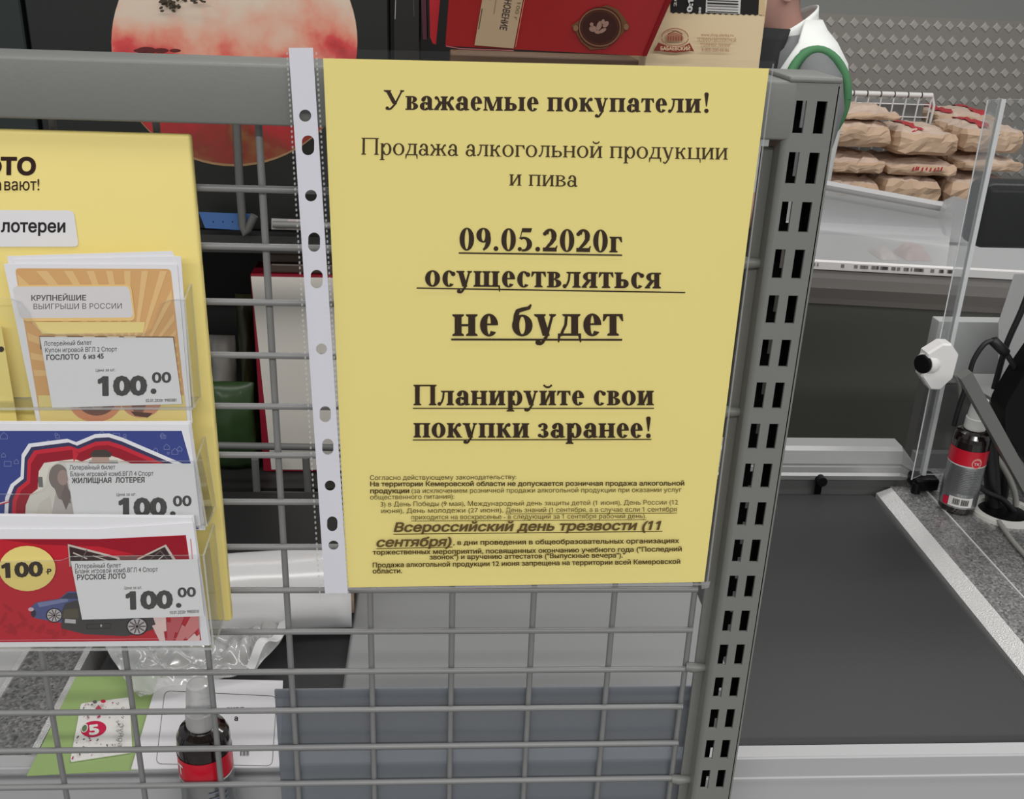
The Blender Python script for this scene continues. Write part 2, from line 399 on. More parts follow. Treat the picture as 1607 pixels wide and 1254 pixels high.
def rounded(q, r, n=5):
    out = []; N = len(q)
    for i in range(N):
        p, a, b = Vector(q[i]), Vector(q[i - 1]), Vector(q[(i + 1) % N])
        A = p + (a - p).normalized() * r; B = p + (b - p).normalized() * r
        for k in range(n + 1):
            t = k / n; out.append(tuple(A * (1 - t) ** 2 + p * 2 * t * (1 - t) + B * t * t))
    return out
def onY(y): return lambda u, v, l: ay(u, v, y) - Vector((0, l, 0))      # print on an upright sheet standing at y
def onZ(z): return lambda u, v, l: az(u, v, z) + Vector((0, 0, l))      # print on a sheet lying at height z

# ------------------------------------------------------------------ materials
GREY = mat('grey_powder_paint', (118, 119, 115), .42, var=(60, .03), bump=(350, .05))
WIREP = mat('grey_wire_paint', (126, 126, 126), .34)
YEL = mat('yellow_paper', (240, 224, 141), .75, spec=.2, var=(18, .012))
BOARD = mat('yellow_card', (238, 219, 135), .55, var=(9, .03))
WHITE = mat('white_paper', (228, 227, 230), .7, spec=.3)
BLACK = mat('black_plastic', (11, 11, 12), .38, spec=.2)
DARK = mat('dark_grey_paint', (38, 38, 38), .5)
RUBBER = mat('black_belt_rubber', (40, 40, 41), .5, bump=(900, .06), var=(5, .06))
ALU = mat('brushed_aluminium', (172, 172, 172), .38, .35, bump=(200, .03))
PLATEG = mat('light_grey_sheet', (140, 141, 142), .5)
FILM = clear('sleeve_film', (.98, .98, .98), .006, .15, .004)
ACRYL = clear('clear_acrylic', (.975, .98, .98), .012, .06, .006)
EDGE = clear('acrylic_edge', (.85, .87, .87), .08, .15, .35, (.8, .82, .82))
TEXTB = ink(52, 35, 18); TEXTR = ink(66, 50, 20)

# ------------------------------------------------------------------ the hall
def shell():
    m = mat('floor_tiles', (120, 118, 114), .35)
    nt = m.node_tree; br = nt.nodes.new('ShaderNodeTexBrick'); tc = nt.nodes.new('ShaderNodeTexCoord')
    br.offset = 0; br.inputs['Scale'].default_value = 1; br.inputs['Brick Width'].default_value = .6; br.inputs['Row Height'].default_value = .6
    br.inputs['Mortar Size'].default_value = .004; br.inputs['Color1'].default_value = (.2, .19, .18, 1); br.inputs['Color2'].default_value = (.21, .2, .19, 1); br.inputs['Mortar'].default_value = (.08, .08, .08, 1)
    nt.links.new(tc.outputs['Object'], br.inputs['Vector']); nt.links.new(br.outputs['Color'], nt.nodes['Principled BSDF'].inputs['Base Color'])
    struct(MB().box((-3, -3, -.05), (5, 3.25, 0), m).build('floor'))
    struct(MB().box((-3, 3.25, 0), (5, 3.4, 3.2), mat('grey_wall_paint', (133, 135, 131), .6)).build('wall_back'))
    # tread plate along the foot of the wall
    tp = mat('tread_plate_metal', (152, 147, 140), .42, .3, var=(3, .08)); tpr = mat('tread_plate_pale_top', (186, 182, 175), .34, .3, var=(60, .2)); b = MB(); b.box((-2.9, 3.238, 0), (4.9, 3.25, 1.272), tp)
    px, pz = .0435, .051
    for j in range(25):
        for i in range(170):
            x = -2.6 + i * px + (j % 2) * px / 2; z = 1.245 - j * pz
            if not (1.2 < x < 2.6 and z > .6) and (i % 1 or x < .7 or x > 3.2): continue
            w, h = .0152, .0132; y = 3.2385
            a = R_(-38); c, s_ = math.cos(a), math.sin(a)
            o = [(-w, -h), (w, -h), (w, h), (-w, h)]
            o = [(x + u * c - v * s_, z + u * s_ + v * c) for u, v in o]; q = [(x + (u - x) * .72, z + (v - z) * .72) for u, v in o]
            b.add([(u, y, v) for u, v in o] + [(u, y - .0022, v) for u, v in q], [(0, 1, 5, 4), (1, 2, 6, 5), (2, 3, 7, 6), (3, 0, 4, 7)], tp)
            b.add([(u, y - .0022, v) for u, v in q], [(0, 1, 2, 3)], tpr)  # flat bump tops, paler than the plate
    struct(b.build('trim_1'))
shell()

# ------------------------------------------------------------------ wire partition: rail, slotted post, grid
Z0 = 1.2723
def partition():
    t = thing('wire_partition', (.27, 0, 0), 'grey painted wire mesh partition with a square top rail and a slotted post', 'partition')
    b = MB(); b.bevbox((-.5, -.0121, 1.3055), (.2655, .030, 1.3338), GREY, .0013); b.build('top_rail', t)
    # post: slotted front, plain sides
    INNER = mat('tube_inside_shade', (16, 16, 16), .8, spec=.1)  # near-black lining colour paints in the shade inside the tube
    b = MB(); x0, x1, y0, y1, zt = .2612, .2872, -.012, .0095, 1.3362
    cols = [(.2655, .2709), (.2760, .2813)]; xs = [x0 + .0025, cols[0][0], cols[0][1], cols[1][0], cols[1][1], x1 - .001]
    z = 1.3249; cuts = []
    while z > .3: cuts.append((z - .0158, z)); z -= .025
    zs = sorted({zt - .0028, 0} | {q for c in cuts for q in c})
    for i in range(len(zs) - 1):
        for k in range(5):
            hole = k in (1, 3) and any(abs(zs[i] - c[0]) < 1e-6 for c in cuts)
            a, c = (xs[k], zs[i]), (xs[k + 1], zs[i + 1])
            if not hole:
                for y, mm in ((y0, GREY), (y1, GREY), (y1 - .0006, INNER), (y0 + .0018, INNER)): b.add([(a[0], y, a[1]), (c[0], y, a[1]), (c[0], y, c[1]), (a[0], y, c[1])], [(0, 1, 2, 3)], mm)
            else:
                for A, B in (((a[0], a[1]), (c[0], a[1])), ((c[0], a[1]), (c[0], c[1])), ((c[0], c[1]), (a[0], c[1])), ((a[0], c[1]), (a[0], a[1]))):
                    b.add([(A[0], y0, A[1]), (B[0], y0, B[1]), (B[0], y0 + .0018, B[1]), (A[0], y0 + .0018, A[1])], [(0, 1, 2, 3)], GREY)
    b.add([(x0 + .0025, y0, 0), (x0 + .0025, y0, zt - .004), (x0 + .0007, y0 + .0008, zt - .004), (x0 + .0007, y0 + .0008, 0), (x0, y0 + .0026, zt - .004), (x0, y0 + .0026, 0)], [(0, 1, 2, 3), (3, 2, 4, 5)], GREY, True)
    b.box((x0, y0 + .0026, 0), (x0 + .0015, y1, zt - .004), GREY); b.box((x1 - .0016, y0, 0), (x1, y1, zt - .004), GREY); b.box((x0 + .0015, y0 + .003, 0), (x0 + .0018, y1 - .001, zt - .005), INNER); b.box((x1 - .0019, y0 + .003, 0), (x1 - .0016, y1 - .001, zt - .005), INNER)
    b.build('post', t)
    MB().bevbox((x0 - .0006, y0 - .0004, zt - .0030), (x1 + .0004, .031, zt), GREY, .0013).build('post_cap', t)
    # grid of wires
    b = MB(); r = .0019
    for i in range(0, 27): b.tube([(-.5, 0, Z0 - .03 * i), (.2505, 0, Z0 - .03 * i)], r, WIREP, 8)
    for k in range(-9, 6): b.tube([(.05 * k, .0036, 1.306), (.05 * k, .0036, Z0 - .03 * 26 - .004)], r, WIREP, 8)
    b.build('wire_grid', t)
    for u, v in ((1178, 412), (1140, 645), (1088, 1046), (1062, 1222)):
        c = ay(u, v, 0); b = MB(); b.tube([(.2495, 0, c.z), (.254, -.001, c.z), (.2612, -.001, c.z)], [.003, .0034, .0026], GREY, 10)
        b.build('clip', t)
    MB().box((.2555, .001, .45), (.2613, .0035, 1.30), GREY).build('side_flange', t)
partition()

# ------------------------------------------------------------------ yellow notice in its sleeve
YS = -.0150
def notice():
    b = MB(); f = onY(YS)
    q = [(507, 91.5), (1207, 107.5), (1105, 913.5), (544, 922)]
    fr = [f(u, v, 0) for u, v in q]; b.prism(fr, (0, .0002, 0), YEL)
    p = Print(b, f)
    for body, A, B, font in (('Уважаемые покупатели!', (602, 172), (1112, 177), SB), ('Продажа алкогольной продукции', (567, 242.5), (1142, 250.5), SR), ('и пива', (799, 291), (906, 293), SR),
            ('09.05.2020г', (721, 392.5), (976, 396), SB), ('осуществляться', (667, 449), (1037, 452.5), SB), ('не будет', (710, 527), (978, 526.5), SB),
            ('Планируйте свои', (649, 635.5), (1026, 635.5), SB), ('покупки заранее!', (649, 686), (1021, 686.5), SB)):
        p.text(body, A, B, TEXTB if font is SB else TEXTR, font)
    for A, B, w in (((720, 396.5), (976, 400), 2.2), ((654, 451.5), (1075, 458.5), 2), ((708, 532), (976, 532.5), 3), ((648, 640), (1026, 640), 1.6), ((648, 689.5), (1022, 688.5), 1.6)):
        p.line([A, B], w, TEXTB)
    k1, k2 = ink(84, 66, 28), ink(70, 52, 20)
    def sm(body, x0, y0, x1, y1, bold=0, m=None, h=10.2): p.text(body, (560 + x0 / 2.976, 730 + y0 / 2.976), (560 + x1 / 2.976, 730 + y1 / 2.976), m or (k2 if bold else k1), None, bold, h=h)
    sm('Согласно действующему законодательству:', 62, 66, 745, 62)
    sm('На территории Кемеровской области не допускается розничная продажа алкогольной', 63, 95, 1528, 91, .022)
    sm('продукции', 63, 127, 245, 126, .022); sm('(за исключением розничной продажи алкогольной продукции при оказании услуг', 256, 126, 1515, 121)
    sm('общественного питания):', 63, 156, 455, 152)
    sm('3) в День Победы (9 мая), Международный день защиты детей (1 июня), День России (12', 112, 188, 1498, 179)
    sm('июня), День молодежи (27 июня),', 115, 219, 683, 215); sm('День знаний (1 сентября, а в случае если 1 сентября', 695, 215, 1492, 211)
    sm('приходится на воскресенье - в следующий за 1 сентября рабочий день).', 255, 248, 1350, 242)
    k3 = ink(96, 76, 42)
    p.text('Всероссийский день трезвости (11', (617.8, 832.5), (1037.5, 829.3), k3, None, .03, .22, h=19.5)
    p.text('сентября)', (591, 856), (709, 854.5), k3, None, .03, .22, h=19.5)
    sm(', в дни проведения в общеобразовательных организациях', 450, 366, 1503, 357, .022)
    sm('торжественных мероприятий, посвященных окончанию учебного года ("Последний', 75, 411, 1515, 395, .022)
    sm('звонок") и вручению аттестатов ("Выпускные вечера")."', 340, 433, 1252, 424, .022)
    sm('Продажа алкогольной продукции 12 июня запрещена на территории всей Кемеровской', 75, 470, 1508, 453, .022)
    sm('области.', 75, 498, 212, 496, .022)
    for x0, y0, x1, y1, w in ((695, 220, 1492, 216, .9), (255, 253, 1350, 247, .9), (172, 314, 1424, 301, 1.3), (93, 381, 447, 374, 1.3)):
        p.line([(560 + x0 / 2.976, 730 + y0 / 2.976), (560 + x1 / 2.976, 730 + y1 / 2.976)], w, k1)
    o = b.build('paper_notice')
    tag(o, 'yellow paper notice with dark serif lettering about alcohol sales, hung over the partition rail', 'notice')
    # sleeve
    t = thing('plastic_sleeve', ay(800, 925, YS - .0006), 'clear punched plastic sleeve holding the yellow notice', 'sleeve')
    f2 = onY(YS - .0010); f3 = onY(YS + .0007)
    b = MB(); out = [(490, 76), (850, 84), (1217, 96), (1113, 919), (830, 926), (546, 930)]
    b.add([f2(u, v, 0) for u, v in out], [list(range(6))], FILM); b.add([f3(u, v, 0) for u, v in out], [list(range(6))], FILM)
    b.build('film', t)
    b = MB(); seam = clear('film_seam', (.86, .86, .86), .2, .25, .25, (.7, .7, .7))
    p = Print(b, onY(YS - .0011)); p.line([(546, 924), (830, 920.5), (1112, 916.5)], 3.2, seam); p.line([(1213.5, 100), (1110, 916)], 2.2, seam); p.poly([(1100, 913), (1115, 912), (1112, 922), (1101, 924)], seam); b.build('welded_edge', t)
    # punched strip with real holes
    L = lambda s: (453 + (510 - 453) * s, 75 + (931 - 75) * s); Rr = lambda s: (491 + (546 - 491) * s, 75 + (930 - 75) * s)
    holes = [(479, 181.5, 9.5, 9.5), (483.5, 228, 9.7, 15.5), (488, 307, 9.2, 9), (493, 380, 9.3, 15), (497, 438, 9.5, 14.5), (504.5, 547.5, 8.6, 8.4), (510.5, 650, 8.8, 12.5), (514.5, 701, 8.8, 12.5), (518, 762, 8.3, 7.8), (521.5, 822, 8.2, 11.5), (523.5, 855.5, 8, 7)]
    strip = mat('white_plastic_strip', (214, 214, 222), .4); b = MB(); f = onY(YS - .0014)
    cuts = [0] + [(holes[i][1] + holes[i + 1][1]) / 2 for i in range(len(holes) - 1)]; cuts[0] = 75; cuts.append(931); n = 32
    side = lambda v: (L((v - 75) / 856)[0], Rr((v - 75) / 856)[0])
    for (hu, hv, rx, ry), va, vb in zip(holes, cuts[:-1], cuts[1:]):
        inner, outer = [], []
        for k in range(n):
            a = 2 * math.pi * k / n; c, s_ = math.cos(a), math.sin(a)
            cy = (ry - rx) * (1 if s_ > 0 else -1) if ry > rx + .5 else 0; rr = min(rx, ry) if ry > rx + .5 else None
            inner.append((hu + rx * c, hv + cy + (rr * s_ if rr else ry * s_)))
            q = max(abs(c), abs(s_)); x, y = c / q, s_ / q
            v = (va + vb) / 2 + y * (vb - va) / 2; l, r = side(v); outer.append(((l + r) / 2 + x * (r - l) / 2, v))
        b.add([f(u, v, 0) for u, v in inner + outer], [(k, (k + 1) % n, n + (k + 1) % n, n + k) for k in range(n)], strip)
    b.build('punched_strip', t)
    b = MB(); p = Print(b, onY(YS - .0012)); dots = clear('film_perforation', (.9, .9, .9), .25, .2, .35, (.8, .8, .8))
    for i in range(104):
        v = 84 + i * 8.1
        for u in (side(v)[0] - 3, side(v)[1] + 5): p.disc(u, v, 1.6, 2.4, dots, 8)
    p.l = 3; b.build('perforated_seam', t)
notice()

# ------------------------------------------------------------------ lottery display on the left
def display():
    t = thing('lottery_display', ay(200, 975, -.006), 'yellow lottery display board with clear pockets hanging under the rail on the left', 'display')
    b = MB(); f = onY(-.0085); zt, zb, xr = 1.2995, 1.0158, -.0312
    b.bevbox((-.30, -.0085, zb), (xr, -.0026, zt), BOARD, .0016)
    p = Print(b, f)
    dk = ink(48, 28, 22); p.text('ТО', (1, 273), (56.5, 273.5), dk, None, .05, h=35); p.disc(-10, 261, 13, 13, dk)
    p.text('вают!', (7, 298.5), (62, 298.5), dk, None, .006, h=26); p.text('а', (-9, 298.5), (2, 298.5), dk, None, .006, h=26)
    p.rrect([(-60, 329), (116, 330), (124, 387), (-60, 387)], 8, WHITE); p.text('лотереи', (2, 363.5), (103, 364), ink(40, 38, 40), None, .025, h=27)
    b.build('backboard', t)
    # tickets: group of printed slips in three pockets
    def slip(y, q, group, label, art=None, name='lottery_ticket'):
        b = MB(); f = onY(y); b.prism([f(u, v, 0) for u, v in q], (0, .00035, 0), WHITE)
        if art: art(Print(b, f, .000008))
        o = b.build(name); tag(o, label, 'ticket', group); return o
    org, org2, yl = ink(214, 167, 112), ink(226, 188, 132), ink(226, 207, 138)
    txg = ink(88, 84, 84); lab = ink(214, 211, 211)
    def art1(p):
        p.rrect([(23.5, 421), (268, 422), (294, 662), (64, 662)], 7, org)
        c = (205, 590)
        for k in range(30):                           # sun rays
            a = R_(180 + k * 9.6); a2 = a + R_(3.6); r0, r1 = 30, 260
            q = [(c[0] + r0 * math.cos(a), c[1] + r0 * math.sin(a)), (c[0] + r1 * math.cos(a), c[1] + r1 * math.sin(a)), (c[0] + r1 * math.cos(a2), c[1] + r1 * math.sin(a2)), (c[0] + r0 * math.cos(a2), c[1] + r0 * math.sin(a2))]
            q = clip(q, [(26, 425), (266, 425), (291, 660), (66, 660)])
            if q: p.poly(q, org2)
        p.poly([(55, 505), (228, 505), (225, 522), (66, 524)], yl); p.poly([(60, 620), (290, 620), (294, 662), (64, 662)], yl)
        p.poly(rounded([(24, 447), (206, 446), (213, 503), (36, 504)], 9), ink(232, 196, 130)); p.poly(rounded([(20, 449.5), (203, 449), (210, 498), (32, 499)], 8), lab)
        p.text('КРУПНЕЙШИЕ', (49.5, 471.5), (135.5, 471), txg, None, .025, h=11.5); p.text('ВЫИГРЫШИ В РОССИИ', (53, 485), (191.5, 484), txg, None, 0, h=12)
        p.poly([(62, 527), (273, 528), (275, 548), (64, 548)], ink(112, 92, 78))
        for k, x in enumerate((96, 140, 178, 204)): p.poly([(x - 10, 527), (x + 10, 527), (x + 6, 533), (x - 6, 533)], ink(206, 190, 160))
        p.disc(150, 628, 42, 34, ink(205, 143, 112)); p.disc(152, 622, 33, 30, ink(120, 92, 84)); p.disc(152, 620, 16, 22, ink(180, 150, 136)); p.disc(150, 610, 10, 8, ink(90, 70, 66))
        p.disc(222, 628, 32, 27, ink(196, 140, 118)); p.disc(218, 628, 12, 22, ink(132, 98, 88)); p.poly([(205, 645), (240, 648), (232, 655), (212, 652)], ink(96, 74, 68))
    y1, y2, y3 = -.0215, -.0290, -.0345
    g = 'lottery tickets in the clear pockets'
    slip(y1 + .0012, [(11, 402), (270, 394), (283, 420), (300, 664), (60, 664)], g, 'hindmost white slip behind the orange lottery ticket, its top edge highest')
    slip(y1 + .0006, [(22, 407), (284, 402), (302, 664), (62, 664)], g, 'white slip directly behind the orange lottery ticket')
    slip(y1, [(6, 414), (278, 415), (299, 664), (58, 664)], g, 'orange lottery ticket with sun rays in the top pocket', art1)
    wl, nb, rd, cr = ink(226, 226, 232), ink(62, 60, 92), ink(196, 48, 62), ink(214, 210, 200)
    def art2(p):
        bl = ink(62, 74, 138); p.poly([(-40, 676), (285, 676), (303, 740), (312, 830), (-40, 830)], bl)
        ic = ink(120, 128, 176); rnd = random.Random(3)
        for i in range(46):
            x, y = rnd.uniform(0, 292), rnd.uniform(680, 735)
            house = abs(x - 165) < 170 and y > 690 + abs(x - 165) * .28
            if house or y > 728: continue
            k = rnd.random(); s_ = rnd.uniform(3, 5.5)
            if k < .4: p.line([(x - s_, y - s_ * .7), (x + s_, y - s_ * .7), (x + s_, y + s_ * .7), (x - s_, y + s_ * .7)], .9, ic, True)
            elif k < .7: p.line([(x - s_, y), (x, y - s_), (x + s_, y), (x + s_, y + s_), (x - s_, y + s_)], .9, ic, True)
            else: p.ringd(x, y, s_ * .6, s_ * .6, .9, ic, n=10)
        S = 3.215; C = lambda L: [(x / S, 640 + y / S) for x, y in L]
        ol = [(20, 640), (22, 545), (28, 450), (55, 385), (105, 345), (110, 235), (145, 180), (340, 155), (385, 172), (480, 132), (550, 128), (620, 150), (950, 292), (990, 500), (990, 640)]
        def ins(L, k):                                  # shrink towards a point inside the house
            cx, cy = 520, 640; return [(cx + (x - cx) * k, cy + (y - cy) * k) for x, y in L]
        p.poly(C(ol), wl); p.poly(C(ins(ol, .962)), nb); p.poly(C(ins(ol, .925)), rd); p.poly(C(ins(ol, .885)), ink(150, 34, 48)); p.poly(C(ins(ol, .79)), cr)
        p.poly([(114, 705), (124, 712), (116, 725)], rd)
        sk = ink(176, 150, 138); hr = ink(74, 66, 62); hr2 = ink(132, 120, 116)
        p.poly([(135, 760), (140, 722), (185, 722), (192, 760)], ink(150, 150, 150)); p.disc(158, 722, 14, 16, sk); p.disc(158.5, 713, 16.5, 7, hr, a0=150, a1=390); p.poly([(142, 713), (148, 706), (166, 705), (176, 711), (174, 717), (146, 717)], hr)
        p.poly([(80, 815), (88, 772), (104, 764), (120, 772), (126, 815)], ink(188, 180, 176)); p.disc(92, 748, 15, 20, hr2); p.poly([(78, 745), (104, 745), (112, 790), (92, 782)], hr2); p.disc(99, 749, 8.5, 12, ink(170, 148, 140)); p.poly([(102, 760), (114, 775), (104, 800), (96, 780)], ink(120, 108, 104))
        p.poly([(60, 748), (67, 748), (68, 764), (61, 764)], ink(110, 112, 110)); p.line([(-5, 792), (15, 786)], 4, ink(190, 60, 80)); p.line([(-5, 791), (14, 785.5)], 1.5, wl)
        p.poly([(55, 812), (62, 790), (78, 778), (84, 815)], ink(206, 200, 190))
    for k in range(2, 0, -1):
        slip(y2 + .0007 * k, [(-45, 660 + k), (296 + 2 * k, 663 - k), (318 + 2 * k, 832), (-45, 832)], g, 'white slip %s behind the blue lottery ticket with the house' % ('directly' if k == 1 else 'second'))
    slip(y2, [(-45, 664), (296, 666), (318, 832), (-45, 832)], g, 'blue lottery ticket with a red outlined house in the middle pocket', art2)
    def art3(p):
        R1, R2 = ink(190, 36, 50), ink(150, 24, 40); S = 3.215; C = lambda L: [(x / S, 640 + y / S) for x, y in L]
        p.poly(C([(-120, 662), (0, 655), (500, 655), (945, 635), (1025, 1182), (-120, 1192)]), wl)
        p.poly(C([(-120, 670), (0, 662), (500, 662), (938, 642), (1016, 1174), (-120, 1184)]), R1)
        p.poly(C([(0, 664), (500, 664), (935, 645), (958, 800), (500, 700), (200, 690)]), R2)
        rnd = random.Random(5)
        for i in range(26): x, y = rnd.uniform(0, 330), rnd.uniform(1010, 1150); p.disc(x / S, 640 + y / S, rnd.uniform(4, 12), rnd.uniform(2, 5), ink(172, 30, 44), 8, rnd.uniform(0, 180))
        p.line(C([(962, 660), (1008, 1162), (-60, 1172)]), 1.2, ink(214, 110, 120))
        gv = ink(196, 186, 176); dkb = ink(60, 44, 44); gr = ink(104, 90, 88)
        p.poly(C([(343, 686), (600, 752), (640, 800), (352, 800)]), gv); p.poly(C([(350, 698), (590, 760), (600, 800), (358, 800)]), dkb); p.line(C([(370, 730), (440, 760)]), 2, gv); p.line(C([(440, 715), (410, 770)]), 2, gr); p.line(C([(470, 745), (560, 775)]), 1.6, gv)
        p.poly(C([(690, 760), (838, 688), (905, 790), (700, 800)]), gv); p.poly(C([(700, 765), (832, 700), (885, 785), (710, 795)]), dkb); p.line(C([(750, 770), (810, 720), (850, 770)]), 1.8, gr); p.line(C([(770, 790), (830, 740)]), 1.6, gv)
        p.poly(C([(600, 745), (700, 740), (690, 770), (610, 770)]), ink(120, 84, 82))
        # blue car, then the dark grey one
        b1, b2, tyre, rim = ink(84, 92, 138), ink(122, 130, 168), ink(40, 36, 40), ink(188, 184, 186)
        p.poly(C([(160, 1000), (185, 980), (300, 962), (345, 925), (420, 925), (430, 1070), (320, 1085), (180, 1060), (158, 1040)]), b1); p.poly(C([(190, 982), (300, 966), (340, 950), (345, 975), (200, 1005)]), b2); p.poly(C([(305, 962), (345, 932), (420, 932), (420, 962)]), ink(60, 64, 84))
        p.disc(170 / S, 640 + 1035 / S, 4, 6, ink(50, 48, 60)); p.disc(158 / S, 640 + 1015 / S, 4.5, 3, ink(206, 180, 190))
        def wheel(x, y, rx, ry):
            p.disc(x / S, 640 + y / S, rx, ry, tyre); p.disc(x / S, 640 + y / S, rx * .86, ry * .86, rim)
            for k in range(10): a = 2 * math.pi * k / 10; p.line([(x / S + rx * .2 * math.cos(a), 640 + y / S + ry * .2 * math.sin(a)), (x / S + rx * .8 * math.cos(a), 640 + y / S + ry * .8 * math.sin(a))], rx * .13, gr)
            p.disc(x / S, 640 + y / S, rx * .16, ry * .16, tyre)
        wheel(275, 1045, 13, 11.5)
        c1, c2 = ink(70, 68, 68), ink(104, 102, 98)
        p.poly(C([(315, 1020), (330, 985), (380, 970), (800, 960), (800, 1110), (640, 1150), (430, 1140), (312, 1110)]), c1); p.poly(C([(420, 985), (790, 975), (790, 1010), (420, 1020)]), c2); p.poly(C([(325, 1015), (395, 1010), (400, 1060), (318, 1058)]), ink(92, 86, 72))
        p.poly(C([(330, 1062), (384, 1066), (384, 1086), (328, 1082)]), rim); p.line(C([(440, 1090), (560, 1085), (560, 1110), (440, 1112)]), 1, ink(48, 46, 46), True); p.disc(512 / S, 640 + 1096 / S, 1.4, 2, rim)
        wheel(693, 1100, 17, 14.5)
        pk, pk2, pw = ink(206, 128, 128), ink(226, 196, 192), ink(190, 92, 98)
        for r0, r1, n, off in ((0, 95, 6, 0), (60, 185, 7, 8), (140, 290, 7, 14)):
            for k in range(n):
                a, a2 = R_(188 + off + k * 24), R_(188 + off + k * 24 + 17); cx, cy = 850, 1262
                q = [(cx + r0 * math.cos(a), cy + r0 * math.sin(a)), (cx + r1 * math.cos(a), cy + r1 * math.sin(a)), (cx + r1 * math.cos(a2), cy + r1 * math.sin(a2)), (cx + r0 * math.cos(a2), cy + r0 * math.sin(a2))]
                q = clip(q, [(742, 1040), (1004, 1036), (1010, 1172), (800, 1172)])
                if q: p.poly(C(q), (pk, pk2, pw)[(k + off) % 3])
        yc = ink(232, 212, 128); p.disc(43.5, 891, 44.5, 35.5, yc)
        kt = ink(56, 44, 36); p.text('100', (3.5, 905), (69, 902), kt, None, .045, h=31); p.text('P', (75, 900), (82, 899.7), kt, None, .03, h=12); p.line([(72.5, 896.5), (79, 896)], 1.3, kt)
    for k in range(2, 0, -1):
        slip(y3 + .0006 * k, [(-45, 812 - 3 * k), (298 + 3 * k, 815 - 3 * k), (330 + k, 1012), (-45, 1012)], g, 'white slip %s behind the red lottery ticket with cars' % ('directly' if k == 1 else 'second'))
    slip(y3, [(-45, 830), (150, 830), (303, 820), (329, 1013), (-45, 1016)], g, 'red lottery ticket with two cars in the lowest pocket', art3)
    # part of a yellow ticket in the next column
    b = MB(); f = onY(-.014); b.prism([f(u, v, 0) for u, v in ((-60, 500), (2, 512), (27, 661), (-60, 661))], (0, .0004, 0), BOARD); p = Print(b, f); p.disc(2, 548, 4.5, 4.5, ink(52, 38, 30)); tag(b.build('lottery_ticket'), 'yellow ticket cut off by the left edge, dark hole in it', 'ticket', g)
    # price tags
    tx, tg = ink(84, 82, 82), ink(78, 76, 76)
    def price(y, q, lines, n100, dot, n00, tiny, label):
        b = MB(); f = onY(y); b.prism([f(u, v, 0) for u, v in q], (0, .0004, 0), mat('price_card', (226, 226, 226), .5)); p = Print(b, f, .000008)
        for body, A, B, bold, h in lines: p.text(body, A, B, tx, None, bold, h=h)
        p.text('100', n100[0], n100[1], tg, None, .05, h=n100[2]); p.disc(*dot, tg); p.text('00', n00[0], n00[1], tg, None, .03, h=n00[2])
        if tiny: p.text(tiny[0], tiny[1], tiny[2], tx, None, .01, h=7)
        tag(b.build('price_tag'), label, 'price tag', 'white price tags on the lottery display')
    price(y1 - .0012, [(62.5, 529), (271.5, 530.5), (285.5, 634), (82, 640)], [('Лотерейный билет', (69, 543), (144, 541), .012, 10), ('Купон игровой ВГЛ 2 Спорт', (71, 553), (184, 551.3), .012, 10), ('ГОСЛОТО  6 из 45', (73, 565), (163, 562.5), .035, 11), ('Цена за шт.', (150.5, 583.5), (181, 582.2), .01, 6.5)],
          ((153.5, 619.8), (231.5, 618.6), 40), (241, 614, 4.6, 4.3), ((238.5, 600.5), (269, 600), 23), ('02.01.2020г 9985881', (229, 631), (277, 630.2)), 'white price tag on the orange ticket in the top pocket')
    price(y2 - .0012, [(103, 728), (304, 728), (315, 826), (119, 826)], [('Лотерейный билет', (109, 737.3), (181, 736.5), .012, 10), ('Бланк игровой комб.ВГЛ 4 Спорт', (110.5, 747.5), (241, 746.5), .012, 10), ('ЖИЛИЩНАЯ  ЛОТЕРЕЯ', (112.5, 758), (227, 757), .035, 11), ('Цена за шт.', (183, 778.5), (214, 777.5), .01, 6.5)],
          ((186, 810), (262.5, 809.3), 39), (271.3, 806, 4.4, 3.8), ((271.5, 794.2), (301, 793.5), 22.5), None, 'white price tag on the blue ticket in the middle pocket')
    price(y3 - .0012, [(111, 881), (310, 878), (320.5, 967), (129, 972.5)], [('Лотерейный билет', (117, 892), (190, 890.5), .012, 10), ('Бланк игровой комб.ВГЛ 4 Спорт', (118, 900), (248, 897), .012, 10), ('РУССКОЕ ЛОТО', (121, 910), (197.5, 907.7), .035, 11), ('Цена за шт.', (195, 925), (223, 924), .01, 6.5)],
          ((197.5, 955.3), (272, 953.2), 37), (280.5, 950, 4.4, 3.8), ((279, 937.2), (308, 935.7), 21), ('10.01.2020г 9985818', (266.6, 963.8), (312, 961.5)), 'white price tag on the red ticket in the lowest pocket')
    # clear pockets: front plate with a scooped top, right wall, floor
    def pocket(y, top, right_top, right_bot, vb):
        b = MB(); f = onY(y - .0022)
        pts = top + [right_top, right_bot, (-60, vb)]
        b.prism([f(u, v, 0) for u, v in pts], (0, .0009, 0), ACRYL, EDGE)
        A, B = f(*right_top, 0), f(*right_bot, 0)
        b.prism([A, B, Vector((B.x, -.0087, B.z)), Vector((A.x, -.0087, A.z + .004))], (.001, 0, 0), ACRYL, EDGE)
        C_, D = f(-60, vb, 0), f(*right_bot, 0); b.prism([C_, D, Vector((D.x, -.0087, D.z)), Vector((C_.x, -.0087, C_.z))], (0, 0, -.001), ACRYL, EDGE)
        b.build('pocket', t)
    pocket(y1, [(-60, 468), (15, 468), (32, 474), (45, 490), (52, 508), (66, 522), (90, 525), (222, 525), (238, 515), (245, 492), (252, 476), (268, 470)], (288, 470), (303, 640), 641)
    pocket(y2, [(-60, 776), (50, 776), (66, 769), (73, 752), (78, 735), (92, 725), (290, 724)], (306, 724), (323, 826), 824)
    pocket(y3, [(-60, 884), (95, 880), (112, 874), (298, 872)], (318, 872), (334, 1018), 1020)
display()

